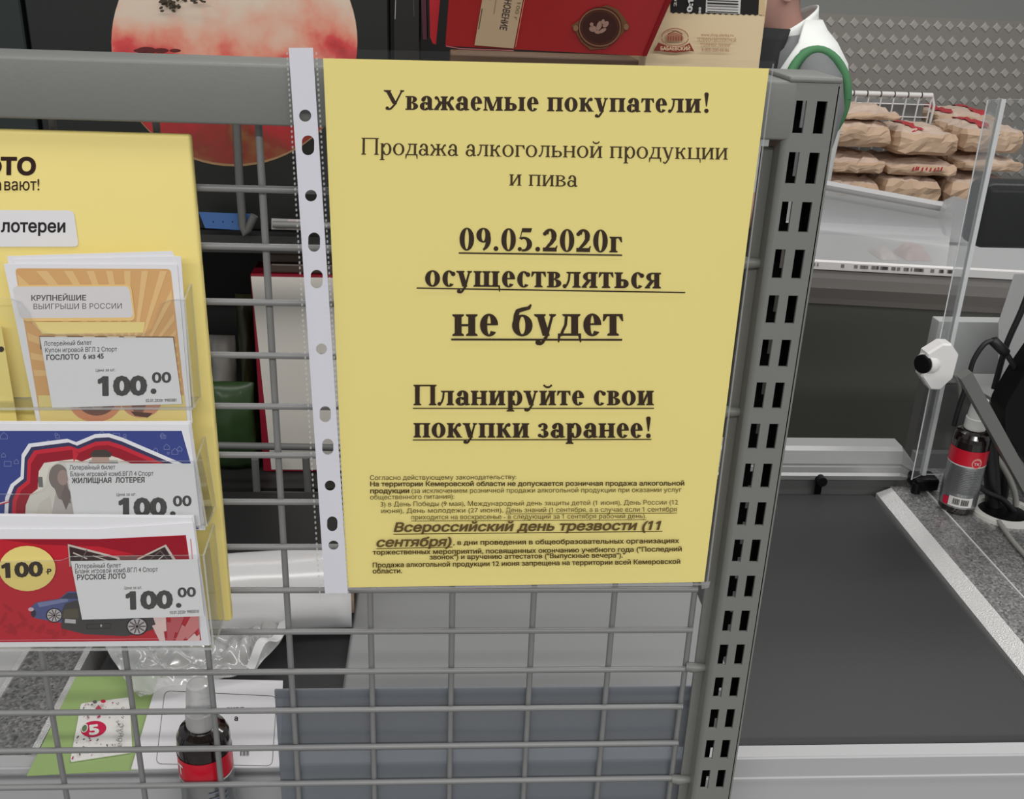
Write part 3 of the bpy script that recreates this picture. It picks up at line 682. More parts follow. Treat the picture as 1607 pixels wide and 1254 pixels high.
# ------------------------------------------------------------------ checkout desk
ZD = .86
def spangle():
    m = mat('spangled_steel', (150, 149, 147), .3, .6); nt = m.node_tree; b = nt.nodes['Principled BSDF']
    tc = nt.nodes.new('ShaderNodeTexCoord'); v = nt.nodes.new('ShaderNodeTexVoronoi'); v.inputs['Scale'].default_value = 520
    nt.links.new(tc.outputs['Object'], v.inputs['Vector']); cr = nt.nodes.new('ShaderNodeValToRGB')
    cr.color_ramp.elements[0].color = (.17, .17, .17, 1); cr.color_ramp.elements[1].color = (.42, .415, .41, 1)
    sp = nt.nodes.new('ShaderNodeSeparateColor'); nt.links.new(v.outputs['Color'], sp.inputs[0]); nt.links.new(sp.outputs[0], cr.inputs[0]); nt.links.new(cr.outputs[0], b.inputs['Base Color'])
    mr = nt.nodes.new('ShaderNodeMapRange'); mr.inputs[3].default_value = .22; mr.inputs[4].default_value = .5
    nt.links.new(sp.outputs[1], mr.inputs[0]); nt.links.new(mr.outputs[0], b.inputs['Roughness'])
    return m
SPAN = spangle()
def desk():
    t = thing('checkout_desk', (.2, .25, 0), 'checkout desk with a black conveyor belt between spangled steel edges', 'checkout')
    FR = mat('light_grey_frame_paint', (176, 176, 177), .42)
    b = MB(); b.loft([[(x, y, z) for y, z in ((.0435, ZD - .0005), (.0425, ZD), (.0415, ZD - .001), (.0415, ZD - .0175), (.0405, ZD - .0185), (.0405, ZD - .0205), (.0418, ZD - .0215), (.0418, .72), (.055, .72), (.055, ZD - .0005))] for x in (-.75, 1.25)], FR, False); b.build('front_frame', t)
    MB().box((-.75, .0062, .8085), (.259, .0417, .8185), FR).build('front_ledge', t)
    b = MB(); b.bevbox((-.178, .0560, ZD - .045), (.571, .449, ZD), RUBBER, .008); b.build('conveyor_belt', t)
    MB().box((-.74, .0555, .1), (1.24, .4995, .814), mat('desk_body_grey', (120, 121, 122), .5)).build('body', t)
    # right counter: bevelled bright edge, flat strip, counter plate
    BR = mat('bright_bevel_steel', (205, 205, 204), .34, .3, bump=(700, .3))
    def edge(pts, m): b.add(pts, [(0, 1, 2, 3)], m)
    b = MB(); X0, X1, X2 = .5745, .5905, .627
    edge([(X0, .0445, ZD - .003), (X1, .0445, ZD + .004), (X1, .452, ZD + .004), (X0, .452, ZD - .003)], BR); b.box((X0, .0445, ZD - .045), (X1, .452, ZD - .003), BR)
    b.build('bevelled_edge', t)
    b = MB(); b.box((X1, .0445, ZD - .04), (X2 - .0007, .455, ZD + .004), SPAN); b.build('steel_strip', t)
    MB().box((X2 + .0007, .0445, ZD - .04), (1.25, .4995, ZD + .004), SPAN).build('counter_plate', t)
    MB().box((X2 - .0007, .0445, ZD - .04), (X2 + .0007, .455, ZD + .0052), mat('bright_seam', (225, 225, 225), .3, .3)).build('seam', t)
    # left steel strip and light plate
    MB().box((-.236, .0555, ZD - .04), (-.193, .449, ZD + .001), SPAN).build('steel_strip', t)
    MB().box((-.193, .0555, ZD - .04), (-.188, .449, ZD + .003), BR).build('bevelled_edge', t)
    MB().box((-.2405, .0555, ZD - .04), (-.236, .449, ZD + .003), BR).build('bevelled_edge', t)
    MB().box((-.74, .0555, ZD - .04), (-.2405, .449, ZD + .001), FR).build('side_plate', t)
    # aluminium cross bar at the far end of the belt
    b = MB(); y0, y1, z0, z1 = .462, .49, .868, .9065; xa, xb = .12, .602
    prof = [(y0, z0), (y0 - .002, z0 + .006), (y0, z0 + .009), (y0, z0 + .016), (y0 + .0015, z0 + .017), (y0 + .0015, z0 + .0185), (y0, z0 + .02), (y0 + .003, z1 - .004), (y0 + .007, z1), (y1, z1), (y1, z0)]
    b.loft([[(xa, y, z) for y, z in prof], [(xb, y, z) for y, z in prof], [(xb + .018, y, z - (z - z0) * .55) for y, z in prof]], ALU, False); b.build('cross_bar', t)
    MB().box((.12, .468, .815), (.60, .49, .868), mat('recess_grey', (96, 96, 96), .45)).build('end_plate', t)
    c = ay(1291, 757, .452); b = MB(); b.tube([(c.x, .4685, c.z), (c.x, .452, c.z)], .0055, BLACK, 14); b.tube([(c.x, .461, c.z), (c.x, .461, ZD - .02)], .004, BLACK, 8); b.build('knob', t)
    # steel back rail behind the counter
    b = MB(); c = az(1574, 805, ZD + .004); b.lathe([(.034, 0), (.034, .004), (.0265, .0045), (.0255, .001), (.0255, .0005), (0, .0005)], c, mat('grommet_plastic', (196, 194, 188), .5), 36, mats=[mat('grommet_plastic', (196, 194, 188), .5)] * 4 + [BLACK]); b.build('grommet', t)
desk()

# sheet, papers, film and bottle on the left half of the desk
def lying(name, z, q, m, label, cat, th=.0006, art=None):
    b = MB(); f = onZ(z); b.prism([f(u, v, 0) for u, v in q], (0, 0, -th), m)
    if art: art(Print(b, f, .00006))
    return tag(b.build(name), label, cat)
def papers():
    lying('green_sheet', ZD + .0035, [(121, 1058), (262, 1058), (214, 1208), (42, 1217)], mat('green_paper', (152, 178, 112), .5), 'green sheet lying under the mesh with a small white card on it', 'sheet')
    def art(p):
        red = ink(200, 30, 74); wh = ink(226, 226, 220); gn = ink(96, 124, 92)
        u = lambda a, c: (30 + a / 3.826, 1030 + c / 3.826)
        x, y = u(447, 437); p.disc(x, y, 20.3, 12.6, red, rot=-8)
        p.text('5', (140, 1153.5), (156.5, 1151.5), wh, None, .045, h=21)
        p.disc(*u(393, 432), 5.2, 7.2, wh, rot=20); p.disc(*u(393, 434), 3.8, 5.6, gn, rot=20)
        rnd = random.Random(11); cols = [ink(120, 118, 112), ink(176, 60, 96), ink(140, 130, 130), ink(96, 100, 92), ink(196, 140, 160)]
        for i in range(60):
            s_, t_ = rnd.random(), rnd.random(); a = 128 + 70 * s_ - 17 * t_; c = 1106 - 9 * s_ + 86 * t_
            if abs(a - x) < 23 and abs(c - y) < 16: continue
            if s_ > .68 and i % 3: continue
            p.disc(a, c, rnd.uniform(1, 3), rnd.uniform(.5, 1.6), cols[i % 5], 10, rnd.uniform(0, 180))
        p.disc(*u(458, 290), 3.4, 2.8, cols[3]); p.disc(*u(508, 286), 4, 2.8, red); p.poly([u(460, 330), u(480, 308), u(498, 330), u(482, 362)], ink(178, 70, 84))
        g2 = ink(150, 148, 146)
        p.text('БОНУС', u(596, 560), u(606, 420), g2, None, .02, h=8, up=(1, 0)); p.text('КАРТА', u(590, 400), u(598, 300), g2, None, .02, h=8, up=(1, 0)) if 0 else None
        for k in range(9): a = 585 + (k % 2) * 30; c = 300 + k * 28; p.line([u(a, c), u(a + 14, c + 10)], 1.6, g2); p.line([u(a + 10, c - 6), u(a + 18, c + 2)], 1.4, g2)
    b = MB(); f = onZ(ZD + .0047); b.prism([f(u, v, 0) for u, v in rounded([(127, 1104), (203, 1094), (208, 1180), (110, 1195)], 4)], (0, 0, -.0008), mat('white_card', (232, 230, 226), .4)); art(Print(b, f))
    tag(b.build('bonus_card'), 'small white card with a red 5 emblem and confetti marks on the green sheet', 'card')
    def art2(p):
        ln = ink(110, 112, 112); u = lambda a, c: (240 + a / 6.145, 1050 + c / 6.145)
        p.line([u(*q) for q in rounded([(115, 210), (1195, 262), (1150, 935), (30, 915)], 60)], 1, ln, True)
        kk = ink(50, 50, 52); p.text('ская', u(705, 398), u(878, 394), kk, None, .03, h=7.5); p.text('а', u(785, 498), u(822, 498), kk, None, .03, h=11)
        for k in range(8): p.line([u(848 + k * 11, 786), u(846 + k * 11, 840)], (1.2, .7, .5)[k % 3], kk)
    b = MB(); f = onZ(ZD + .0062); q = [(248, 1064), (444, 1068), (441, 1170), (438, 1203), (206, 1206)]; b.prism([f(u, v, 0) for u, v in q], (0, 0, -.001), WHITE); art2(Print(b, f))
    tag(b.build('printed_form'), 'white printed form with a thin rounded frame behind the sanitizer bottle', 'paper')
    # grey plate right of the film roll
    b = MB(); a = az(557, 930, ZD); x0, x1 = .0215, .322
    b.loft([[(x0 + .004 * (1 - math.cos(R_(k * 15))) - .004 + .0, y, ZD + .0005 + .009 * math.sin(R_(k * 15))) for k in range(7)] + [(x1, y, ZD + .0095), (x1, y, ZD + .0005)] for y in (.105, .33)], PLATEG, False)
    tag(b.build('grey_plate'), 'flat light grey plate lying on the belt behind the mesh below the notice', 'plate')
    # blue clear panel hung behind the lower mesh
    bl = clear('bluish_plastic', (.68, .71, .75), .05, .22, .34, (.31, .33, .355), bump=(9, .5)); b = MB()
    b.bevbox((-.0120, .0068, .8188), (.2585, .0080, .9525), bl, .0003, 1, False)
    t = thing('plastic_divider', (.12, .0075, .8188), 'bluish clear plastic divider standing behind the lower right mesh', 'divider')
    o = b.build('panel_sheet', t)
    rib = clear('bluish_plastic_rib', (.72, .75, .8), .12, .2, .3, (.5, .55, .62)); b = MB(); b.box((-.0119, .0081, .8188), (-.002, .0092, .9520), rib); b.box((-.0119, .0081, .945), (.258, .0089, .9522), rib); b.build('folded_rim', t)
papers()

def film():
    t = thing('film_roll', (-.05, .215, ZD), 'roll of clear packing film with loose crumpled film on the belt', 'film roll')
    wf = clear('wound_film', (.75, .75, .75), .1, .22, .75, (.97, .97, .98)); b = MB(); y, z, r = .212, ZD + .0345, .0335
    A = Vector((-.165, y - .02, z)); B = Vector((.0165, y, z)); ax = (B - A).normalized(); n = 40; up = Vector((0, 0, 1)); si = ax.cross(up).normalized()
    rings = []
    for k in range(15):
        c = A + (B - A) * k / 14; rr = r * (1 + .03 * noise.noise((k * .9, 1, 0)))
        rings.append([c + (up * math.cos(2 * math.pi * q / n) + si * math.sin(2 * math.pi * q / n)) * rr * (1 + .03 * noise.noise((k * .3, q * .6, 3))) for q in range(n)])
    b.loft(rings, wf); b.build('wound_film', t)
    b = MB(); Mx = Matrix((si, up, ax)).transposed().to_4x4(); b.lathe([(.018, -.004), (.022, -.004), (.022, .0025), (.018, .0025), (.018, -.004)], B, mat('cardboard_core', (150, 128, 108), .7), 28, M=Mx); b.build('core', t)
    lf = clear('loose_film', (.85, .85, .85), .12, .14, .44, (.86, .86, .86)); b = MB()
    q = [az(140, 1012, ZD), az(512, 955, ZD), az(398, 1074, ZD), az(222, 1112, ZD)]
    def fn(s, v):
        p = q[0] * (1 - s) * (1 - v) + q[1] * s * (1 - v) + q[2] * s * v + q[3] * (1 - s) * v
        h = abs(noise.noise((p.x * 34, p.y * 30, 1))) * .03 + abs(noise.noise((p.x * 75, p.y * 60, 5))) * .014
        k = min(1, (1 - v) * 2.2); e = min(1, 6 * min(s, 1 - s) + .2)
        return (p.x + .004 * noise.noise((p.x * 40, p.y * 40, 9)), p.y, ZD + .010 + h * (.35 + .65 * k) * e + .028 * (1 - v) ** 3)
    b.grid(70, 46, fn, lf); b.build('loose_sheet', t)
    b = MB(); strip = clear('film_edge', (.7, .7, .7), .15, .15, .7, (.9, .9, .9))
    b.grid(30, 2, lambda s, v: az(514 - 120 * s + 12 * (v - .5), 955 + 118 * s + 6 * (v - .5), ZD) + Vector((0, 0, .020 + .006 * math.sin(s * 17) + .014 * (1 - s))), strip); b.build('film_edge', t)
film()

def bottle(c, zr, R, H, label, capm, left):
    t = thing('spray_bottle', c, label, 'bottle'); k = H / .125; r = R
    gl = mat('dark_bottle_plastic', (26, 15, 15), .12, coat=.5); red = mat('label_red', (196, 20, 44), .3); sil = mat('label_silver', (158, 160, 162), .28, .8, bump=(120, .15)); wl = mat('label_white', (214, 212, 208), .4)
    b = MB(); b.lathe([(0, 0), (r * .9, 0), (r, .003), (r, .081 * k), (r * .97, .0855 * k), (r * .86, .0895 * k), (r * .66, .0915 * k), (r * .5, .092 * k), (r * .46, .096 * k), (0, .096 * k)], c, gl, 40); b.build('body', t)
    # wrap label
    b = MB(); a0, a1 = zr - 115, zr + 115; nn = 48
    def fn(z0, z1, rr):
        return lambda s, v: Vector(c) + Vector((rr * math.cos(R_(a0 + (a1 - a0) * s)), rr * math.sin(R_(a0 + (a1 - a0) * s)), (z0 + (z1 - z0) * v) * k))
    b.grid(nn, 1, fn(.008, .057, r + .0003), sil); b.grid(nn, 1, fn(.0562, .0735, r + .0003), red); b.grid(nn, 1, fn(.0555, .0567, r + .0004), wl)
    def cyl(u, v, l): a = R_(zr + u / r * 57.3); return Vector(c) + Vector(((r + .0005 + l) * math.cos(a), (r + .0005 + l) * math.sin(a), v * k))
    p = Print(b, cyl, .00004)
    def cq(u0, v0, u1, v1, m):
        p.l += 1; n_ = 8
        for i in range(n_): x0 = u0 + (u1 - u0) * i / n_; x1 = u0 + (u1 - u0) * (i + 1) / n_; p.poly([(x0, v0), (x1, v0), (x1, v1), (x0, v1)], m, False)
    dk = ink(40, 40, 42)
    if left:
        p.text('Т', (-.0178, .0618), (-.0125, .0618), wl, None, .03, h=.010, up=(0, 1))
        for i in range(9): cq(.004, .012 + i * .0045, .017, .0135 + i * .0045, ink(120, 124, 140))
    else:
        p.disc(.006, .061, .0052, .0058, ink(214, 150, 140)); p.disc(.006, .0605, .004, .0042, red); p.text('ТК', (.0032, .059), (.0088, .059), wl, None, .02, h=.004, up=(0, 1))
        cq(-.013, .010, .011, .021, wl)
        for i in range(26):
            x = -.009 + i * .00065
            if i % 13 not in (11, 12): cq(x, .0125, x + (.00045 if i % 3 else .0002), .0192, dk)
        cq(-.019, .010, -.013, .019, ink(196, 24, 60))
        for i in range(15): cq(-.012, .025 + i * .0019, .012 - (i * 7 % 5) * .0007, .0256 + i * .0019, ink(92, 92, 94))
    b.build('label', t)
    b = MB(); b.lathe([(r * .56, .0925 * k), (r * .58, .094 * k), (r * .57, .104 * k), (r * .56, .1045 * k), (r * .52, .105 * k), (r * .46, .118 * k), (r * .40, .1245 * k), (r * .3, .125 * k), (0, .125 * k)], c, capm, 32); b.build('cap', t)
cr = az(1500, 797, ZD + .004); bottle((cr.x, cr.y, ZD + .0042), -108, .0187, .127, 'white capped sanitizer bottle with red band by the acrylic screen', mat('white_cap', (214, 214, 210), .4), False)
bottle((-.0640, .0232, .8187), -88, .0175, .127, 'sanitizer bottle with clear cap standing behind the lower left mesh', clear('clear_cap', (.82, .82, .82), .1, .12, .45, (.8, .8, .8)), True)

# ------------------------------------------------------------------ acrylic screen and things on the counter
def counter():
    t = thing('acrylic_screen', (.62, .45, ZD + .004), 'clear acrylic screen standing on the steel counter', 'screen')
    scr = clear('screen_acrylic', (.95, .96, .96), .02, .06, .045, (.8, .82, .82)); brt = clear('bright_acrylic_edge', (.9, .92, .92), .1, .15, .6, (.9, .92, .92))
    b = MB(); zt, zb = 1.282, .8825
    b.prism([(.5985, .436, zt), (.6030, .436, zb), (.6205, .449, zb - .001), (.6185, .449, zt)], (.0012, .0016, 0), scr, brt); b.tube([(.5985, .4358, zt), (.6030, .4358, zb)], .0007, brt, 6); b.build('front_flange', t)
    b = MB(); b.prism([(.6185, .449, zt), (.6205, .449, zb - .001), (1.02, .449, zb), (1.02, .449, zt)], (0, .003, 0), ACRYL, EDGE); b.build('sheet', t)
    b = MB(); b.prism([(.6185, .4475, zt), (.6205, .4475, zb - .001), (.6245, .4475, zb - .001), (.6228, .4475, zt)], (0, .0062, 0), brt); b.build('bend', t)
    b = MB(); b.bevbox((.611, .439, .866), (.638, .463, .8805), BLACK, .003); b.tube([(.6125, .44, .8645), (.6125, .44, .876)], .005, BLACK, 10); b.build('clamp_foot', t)
    # white suction clamp
    c = ay(1464, 563, .437); t2 = thing('suction_clamp', c, 'white plastic clamp with a round black knob fixed to the acrylic screen edge', 'clamp'); wp = mat('white_device_plastic', (232, 230, 228), .35)
    b = MB(); hexs = [(-.018, -.013), (-.006, -.027), (.004, -.0275), (.015, -.014), (.016, .012), (.006, .0235), (-.003, .0235), (-.017, .013)]
    def rg(k, y): return [(c.x + x * k, y, c.z + z * k) for x, z in hexs]
    b.loft([rg(.93, c.y - .0205), rg(1, c.y - .018), rg(1, c.y - .0045), rg(.96, c.y - .003)], wp, False); b.build('housing', t2)
    d = Vector((-.86, -.5, .02)).normalized(); Mx = d.to_track_quat('Z', 'Y').to_matrix().to_4x4(); o = Vector((c.x - .0125, c.y - .013, c.z))
    b = MB(); b.lathe([(.0125, -.006), (.0125, -.001), (.011, .003), (.0105, .005), (0, .005)], o, wp, 28, M=Mx); b.build('boss', t2)
    b = MB(); b.lathe([(.0098, .004), (.0098, .0072), (.0085, .008), (0, .008)], o, BLACK, 28, M=Mx); b.build('knob', t2)
    # monitor
    t3 = thing('monitor', (.86, .52, 0), 'black monitor behind the acrylic screen cut by the right edge', 'monitor')
    a = ay(1540, 285, .50); e = ay(1531, 386, .50)
    b = MB(); b.bevbox((a.x + .002, .485, e.z), (a.x + .33, .53, a.z), BLACK, .009); b.build('housing', t3)
    b = MB(); b.box((a.x + .20, .50, e.z - .012), (a.x + .3, .525, e.z + .003), BLACK); b.box((a.x + .23, .505, .01), (a.x + .27, .53, e.z - .01), BLACK); b.bevbox((a.x + .14, .5005, 0), (a.x + .36, .60, .012), BLACK, .003); b.build('stand', t3)
    # light panel and note
    wb = mat('white_panel_laminate', (176, 178, 177), .5); p0 = ay(1474, 504, .625)
    p1 = ay(1474, 602, .625); t4 = thing('back_board', (.95, .635, 0), 'pale grey board standing behind the steel counter, darker in its lower half', 'board')
    MB().bevbox((p0.x, .625, p1.z), (1.3, .645, p0.z), wb, .0015).build('upper_board', t4)
    MB().box((p0.x, .625, 0), (1.3, .645, p1.z - .0005), mat('lower_board_grey', (104, 104, 102), .5)).build('lower_board', t4)
    MB().box((p0.x, .612, .80), (1.3, .6245, .828), ALU).build('trim_strip', t4)
    b = MB(); q = [(1592, 430), (1680, 430), (1650, 590), (1567, 590), (1567, 506)]; b.prism([ay(u, v, .58) for u, v in q], (0, .0006, 0), mat('note_paper', (200, 198, 198), .6)); tag(b.build('paper_sheet'), 'plain white paper sheet upright behind the cables at the right edge', 'paper')
    # small grey shelf with the black terminal
    pl = [az(1500, 604, .965), az(1640, 612, .965), az(1640, 700, .965), az(1560, 690, .965)]
    pl = [(.690, .565), (.84, .565), (.84, .456), (.712, .456)]
    b = MB(); b.prism([(x, y, .957) for x, y in pl], (0, 0, -.006), mat('grey_shelf_paint', (140, 141, 138), .5)); b.box((.765, .47, ZD + .0045), (.785, .495, .951), GREY); tag(b.build('terminal_shelf'), 'small grey shelf on a leg under the black payment terminal', 'shelf')
    b = MB(); f = lambda u, v: ay(u, v, .40)
    b.prism([f(u, v) for u, v in rounded([(1606, 590), (1690, 470), (1690, 770), (1640, 760), (1578, 680), (1577, 640)], 9)], (0, .03, 0), BLACK); tag(b.build('payment_terminal'), 'black payment terminal at the right edge beside the sanitizer bottle', 'terminal')
    # flat arm
    b = MB(); A, B = ay(1517, 590, .372), ay(1625, 785, .365); d = (B - A).normalized(); n = Vector((d.z, 0, -d.x)) * .0062; st = mat('grey_arm_paint', (104, 105, 102), .4)
    b.prism([A - n, A + n, B + n, B - n], (0, .012, 0), st, st); tag(b.build('flat_arm'), 'grey flat metal bar sloping down past the bottle cap', 'bar')
    cab = mat('black_cable', (22, 22, 23), .45); gc = mat('grey_cable', (140, 139, 134), .5)
    def cable(pts, r, m, label, smooth=6):
        P = [Vector(p) for p in pts]; out = []
        for i in range(len(P) - 1):
            a, b_, c_, d_ = P[max(i - 1, 0)], P[i], P[i + 1], P[min(i + 2, len(P) - 1)]
            for k in range(smooth):
                s_ = k / smooth; out.append(.5 * ((2 * b_) + (c_ - a) * s_ + (2 * a - 5 * b_ + 4 * c_ - d_) * s_ ** 2 + (3 * b_ - a - 3 * c_ + d_) * s_ ** 3))
        out.append(P[-1]); return tag(MB().tube(out, r, m, 8).build('cable'), label, 'cable')
    Y = lambda y: lambda u, v: ay(u, v, y)
    f = Y(.42); o = cable([f(1497, 668), f(1503, 645), f(1518, 600), f(1528, 565), f(1545, 540), f(1560, 534)], .0026, cab, 'black cable arching up behind the bottle to a thick plug')
    b = MB(); A, B = f(1557, 533), f(1580, 556); b.tube([A, A + (B - A) * .08, B - (B - A) * .08, B], [.003, .0052, .0052, .003], cab, 14); b.tube([B, f(1590, 572), f(1603, 600)], .0028, cab, 8); tag(b.build('cable_plug'), 'thick black plug at the top of the cable arch', 'plug')
    f = Y(.47); cable([f(1625, 430), f(1603, 488), f(1580, 540), f(1565, 592), f(1560, 610)], .0033, cab, 'straight black cable crossing the white sheet')
    f = Y(.41); cable([f(1543, 690), f(1560, 712), f(1580, 742), f(1592, 772), f(1595, 798)], .0032, gc, 'thick grey cable curving into the desk grommet')
    f = Y(.40); cable([f(1527, 755), f(1548, 772), f(1575, 785), f(1600, 815)], .0032, cab, 'black cable dropping from the bottle into the grommet')
    f = Y(.412); cable([f(1540, 655), f(1553, 690), f(1556, 740), f(1560, 808)], .0085, cab, 'black cable bundle standing in the desk grommet')
    f = Y(.425); cable([f(1583, 640), f(1572, 672), f(1578, 730), f(1570, 800)], .006, cab, 'black cable behind the bundle, ending in the grommet')
    cable([az(1567, 818, ZD + .008), az(1590, 850, ZD + .007), az(1625, 890, ZD + .007), az(1680, 960, ZD + .007)], .0025, gc, 'thin grey cable lying on the steel counter')
    f = Y(.43); cable([f(1476, 577), f(1492, 584), f(1504, 597), f(1507, 625)], .0018, gc, 'short thin grey cable looping right of the white clamp')
counter()

# ------------------------------------------------------------------ sweets rack behind the mesh
def rack():
    t = thing('sweets_rack', (.05, .65, 0), 'dark sweets rack with two shelves behind the wire mesh', 'rack'); x0, x1, y0, y1 = -.46, .404, .515, .80; ZU, ZL = 1.118, .826
    b = MB(); b.box((x0, y0, ZU - .018), (x1, y1, ZU), DARK); b.build('shelf', t); MB().box((x0, y0, ZL - .02), (x1, y1, ZL), DARK).build('shelf', t)
    bp = mat('rack_back_black', (22, 22, 22), .6); MB().box((x0, y1, 0), (x1, y1 + .012, 1.62), bp).build('back_panel', t)
    MB().box((x0 - .012, y0, 0), (x0, y1 + .012, 1.62), bp).build('side_panel', t)
    MB().box((x1, y0, 0), (x1 + .004, y1 + .012, 1.27), bp).build('side_panel', t)
    MB().box((x0, y0 + .02, 0), (x1, y0 + .03, ZL - .02), bp).build('kick_panel', t)
    b = MB(); f = onY(y0 - .0015); q = [(312, 333), (392, 336), (394, 362), (322, 358)]; b.prism([f(u, v, 0) for u, v in q], (0, .0014, 0), mat('blue_label', (58, 96, 152), .5)); p = Print(b, f)
    for u in (335, 350, 365, 380): p.disc(u, 348, 1.4, 1.4, ink(30, 50, 90), 8)
    b.build('price_strip', t)
    b = MB(); f = onY(y0 - .0015); b.prism([f(u, v, 0) for u, v in ((426, 343), (500, 346), (500, 362), (426, 360))], (0, .0014, 0), mat('grey_label', (170, 168, 165), .5)); p = Print(b, f); p.poly([(452, 344), (490, 345), (488, 361), (450, 360)], ink(200, 190, 190)); p.ringd(478, 352, 6, 7, 2, ink(190, 40, 70)); p.disc(458, 352, 5, 5, ink(190, 60, 80)); b.build('price_strip', t)
    gw = mat('guard_wire', (118, 118, 116), .4); b = MB(); f = lambda u, v: ay(u, v, .5085)
    b.tube([f(340, 699), f(620, 704)], .0042, gw); b.tube([f(400, 720), f(408, 852)], .0042, gw); b.tube([f(480, 718), f(489, 858)], .0042, gw); b.tube([f(430, 833), f(486, 834)], .003, gw); b.tube([f(410, 774), f(640, 776)], .0022, gw); b.build('wire_guard', t)
    b = MB(); b.tube([f(428, 352), f(640, 357)], .0035, gw); b.build('shelf_rod', t)
    h = lambda u, v, y: ay(u, v, y)
    b = MB(); hk = mat('hook_grey', (92, 92, 90), .4); b.tube([h(371, 190, .507), h(376, 290, .507), h(381, 355, .507), h(385, 367, .506), h(389, 360, .506), h(399, 338, .506)], .0042, hk); b.build('hook', t)
    # boxes standing on the upper shelf --------------------------------------------------
    def boxq(name, y, q, dep, m, label, cat='box', art=None, tilt=None, group=None):
        b = MB(); f = onY(y); P = [f(u, v, 0) for u, v in q]
        b.prism(P, tilt or (0, dep, 0), m)
        if art: art(Print(b, f, .00015))
        return tag(b.build(name), label, cat, group)
    zsh = ZU + .0005
    # dark picture box with a round sunset scene
    b = MB(); y = .536; xa, xb = ay(43, 40, y).x, ay(610, 40, y).x; zt = 1.47; dg = mat('dark_green_card', (17, 21, 18), .45, var=(6, .3))
    b.bevbox((xa, y, zsh), (xb, y + .04, zt), dg, .0015, 1, False); f = onY(y)
    sun = mat('sunset_print', (226, 205, 180), .4); nt = sun.node_tree; bs = nt.nodes['Principled BSDF']; tc = nt.nodes.new('ShaderNodeTexCoord'); sx = nt.nodes.new('ShaderNodeSeparateXYZ'); nt.links.new(tc.outputs['Object'], sx.inputs[0])
    nz = nt.nodes.new('ShaderNodeTexNoise'); nz.inputs['Scale'].default_value = 22; nz.inputs['Detail'].default_value = 6; nt.links.new(tc.outputs['Object'], nz.inputs['Vector'])
    ad = nt.nodes.new('ShaderNodeMath'); ad.operation = 'MULTIPLY_ADD'; ad.inputs[1].default_value = .14; nt.links.new(nz.outputs['Fac'], ad.inputs[0]); nt.links.new(sx.outputs['Z'], ad.inputs[2])
    mr = nt.nodes.new('ShaderNodeMapRange'); mr.inputs[1].default_value = 1.245; mr.inputs[2].default_value = 1.49; nt.links.new(ad.outputs[0], mr.inputs[0])
    cr = nt.nodes.new('ShaderNodeValToRGB'); e = cr.color_ramp.elements; nt.links.new(mr.outputs[0], cr.inputs[0]); nt.links.new(cr.outputs[0], bs.inputs['Base Color'])
    e[0].position = 0; e[0].color = (.16, .07, .03, 1); e[1].position = 1; e[1].color = (.72, .62, .50, 1)
    for pos, c in ((.05, (.22, .10, .035, 1)), (.12, (.20, .03, .02, 1)), (.22, (.34, .02, .025, 1)), (.40, (.46, .03, .035, 1)), (.47, (.66, .07, .07, 1)), (.53, (.74, .26, .18, 1)), (.60, (.72, .42, .31, 1)), (.70, (.70, .56, .45, 1))):
        n_ = e.new(pos); n_.color = c
    p = Print(b, f, .0002); p.disc(368, 72, 190, 189, ink(150, 116, 84), 72); p.disc(368, 66, 193, 191, sun, 72)
    for i in range(40):
        rnd = random.Random(i); p.disc(270 + rnd.gauss(0, 9), 4 + rnd.gauss(0, 5), 3.4, 2.2, ink(70, 62, 50), 7, rnd.uniform(0, 180))
    for i in range(16): rnd = random.Random(i + 60); p.disc(314 + rnd.gauss(0, 7), 0 + rnd.gauss(0, 3), 2.6, 1.8, ink(70, 62, 50), 7)
    for u, w, h_ in ((235, 16, 6), (258, 12, 4), (225, 10, 3), (280, 9, 3)): p.disc(u, 78, w, h_, ink(96, 40, 40), 14)
    tag(b.build('picture_box'), 'dark gift box printed with a round red sunset scene on the upper shelf', 'box')
    xl = ay(36, 40, y).x; b = MB(); b.bevbox((-.455, y, zsh), (xl, y + .04, 1.46), mat('dark_green_card_plain', (30, 38, 35), .45), .0015, 1, False); tag(b.build('gift_box'), 'plain dark green gift box left of the sunset box', 'box')
    b = MB(); x_a = ay(617, 60, y).x; b.bevbox((x_a, y, zsh), (ay(659, 60, y).x, y + .04, 1.46), mat('black_card', (20, 18, 16), .4), .001, 1, False); p = Print(b, onY(y), .0001); p.line([(621, 0), (620, 30)], 1.2, ink(150, 148, 142)); p.line([(649, 0), (650, 26)], .9, ink(80, 78, 74)); tag(b.build('gift_box'), 'narrow black box between the sunset box and the red ones', 'box')
    boxq('candy_box', .534, [(661, 0), (661, -40), (668, -40), (670, 62), (664, 62)], .04, mat('dark_plum_card', (74, 22, 40), .4), 'thin plum coloured box edge left of the bright red box', group='red boxes on the upper shelf')
    boxq('candy_box', .530, [(673, -40), (694, -40), (684, 70), (679, 68), (675, 58)], .06, mat('bright_red_card', (176, 20, 34), .35), 'narrow bright red box edge between the plum box and the large red box', group='red boxes on the upper shelf')
    # large red chocolate box, leaning
    b = MB(); redc = mat('chocolate_box_red', (150, 28, 32), .3, var=(14, .12)); yb, yt = .500, .486
    L = [ay(699, 72, yb), ay(1011, 88, yb), ay(1082, -55, yt), ay(709, -55, yt)]
    b.prism(L, (0, .019, .005), redc)
    def leaf(u, v, l):
        s_ = (88 - v) / 143; return ay(u, v, yb + (yt - yb) * s_ + 0) - Vector((0, .0006 + l, 0))
    p = Print(b, leaf, .0001); tan = mat('tan_band', (176, 152, 122), .45)
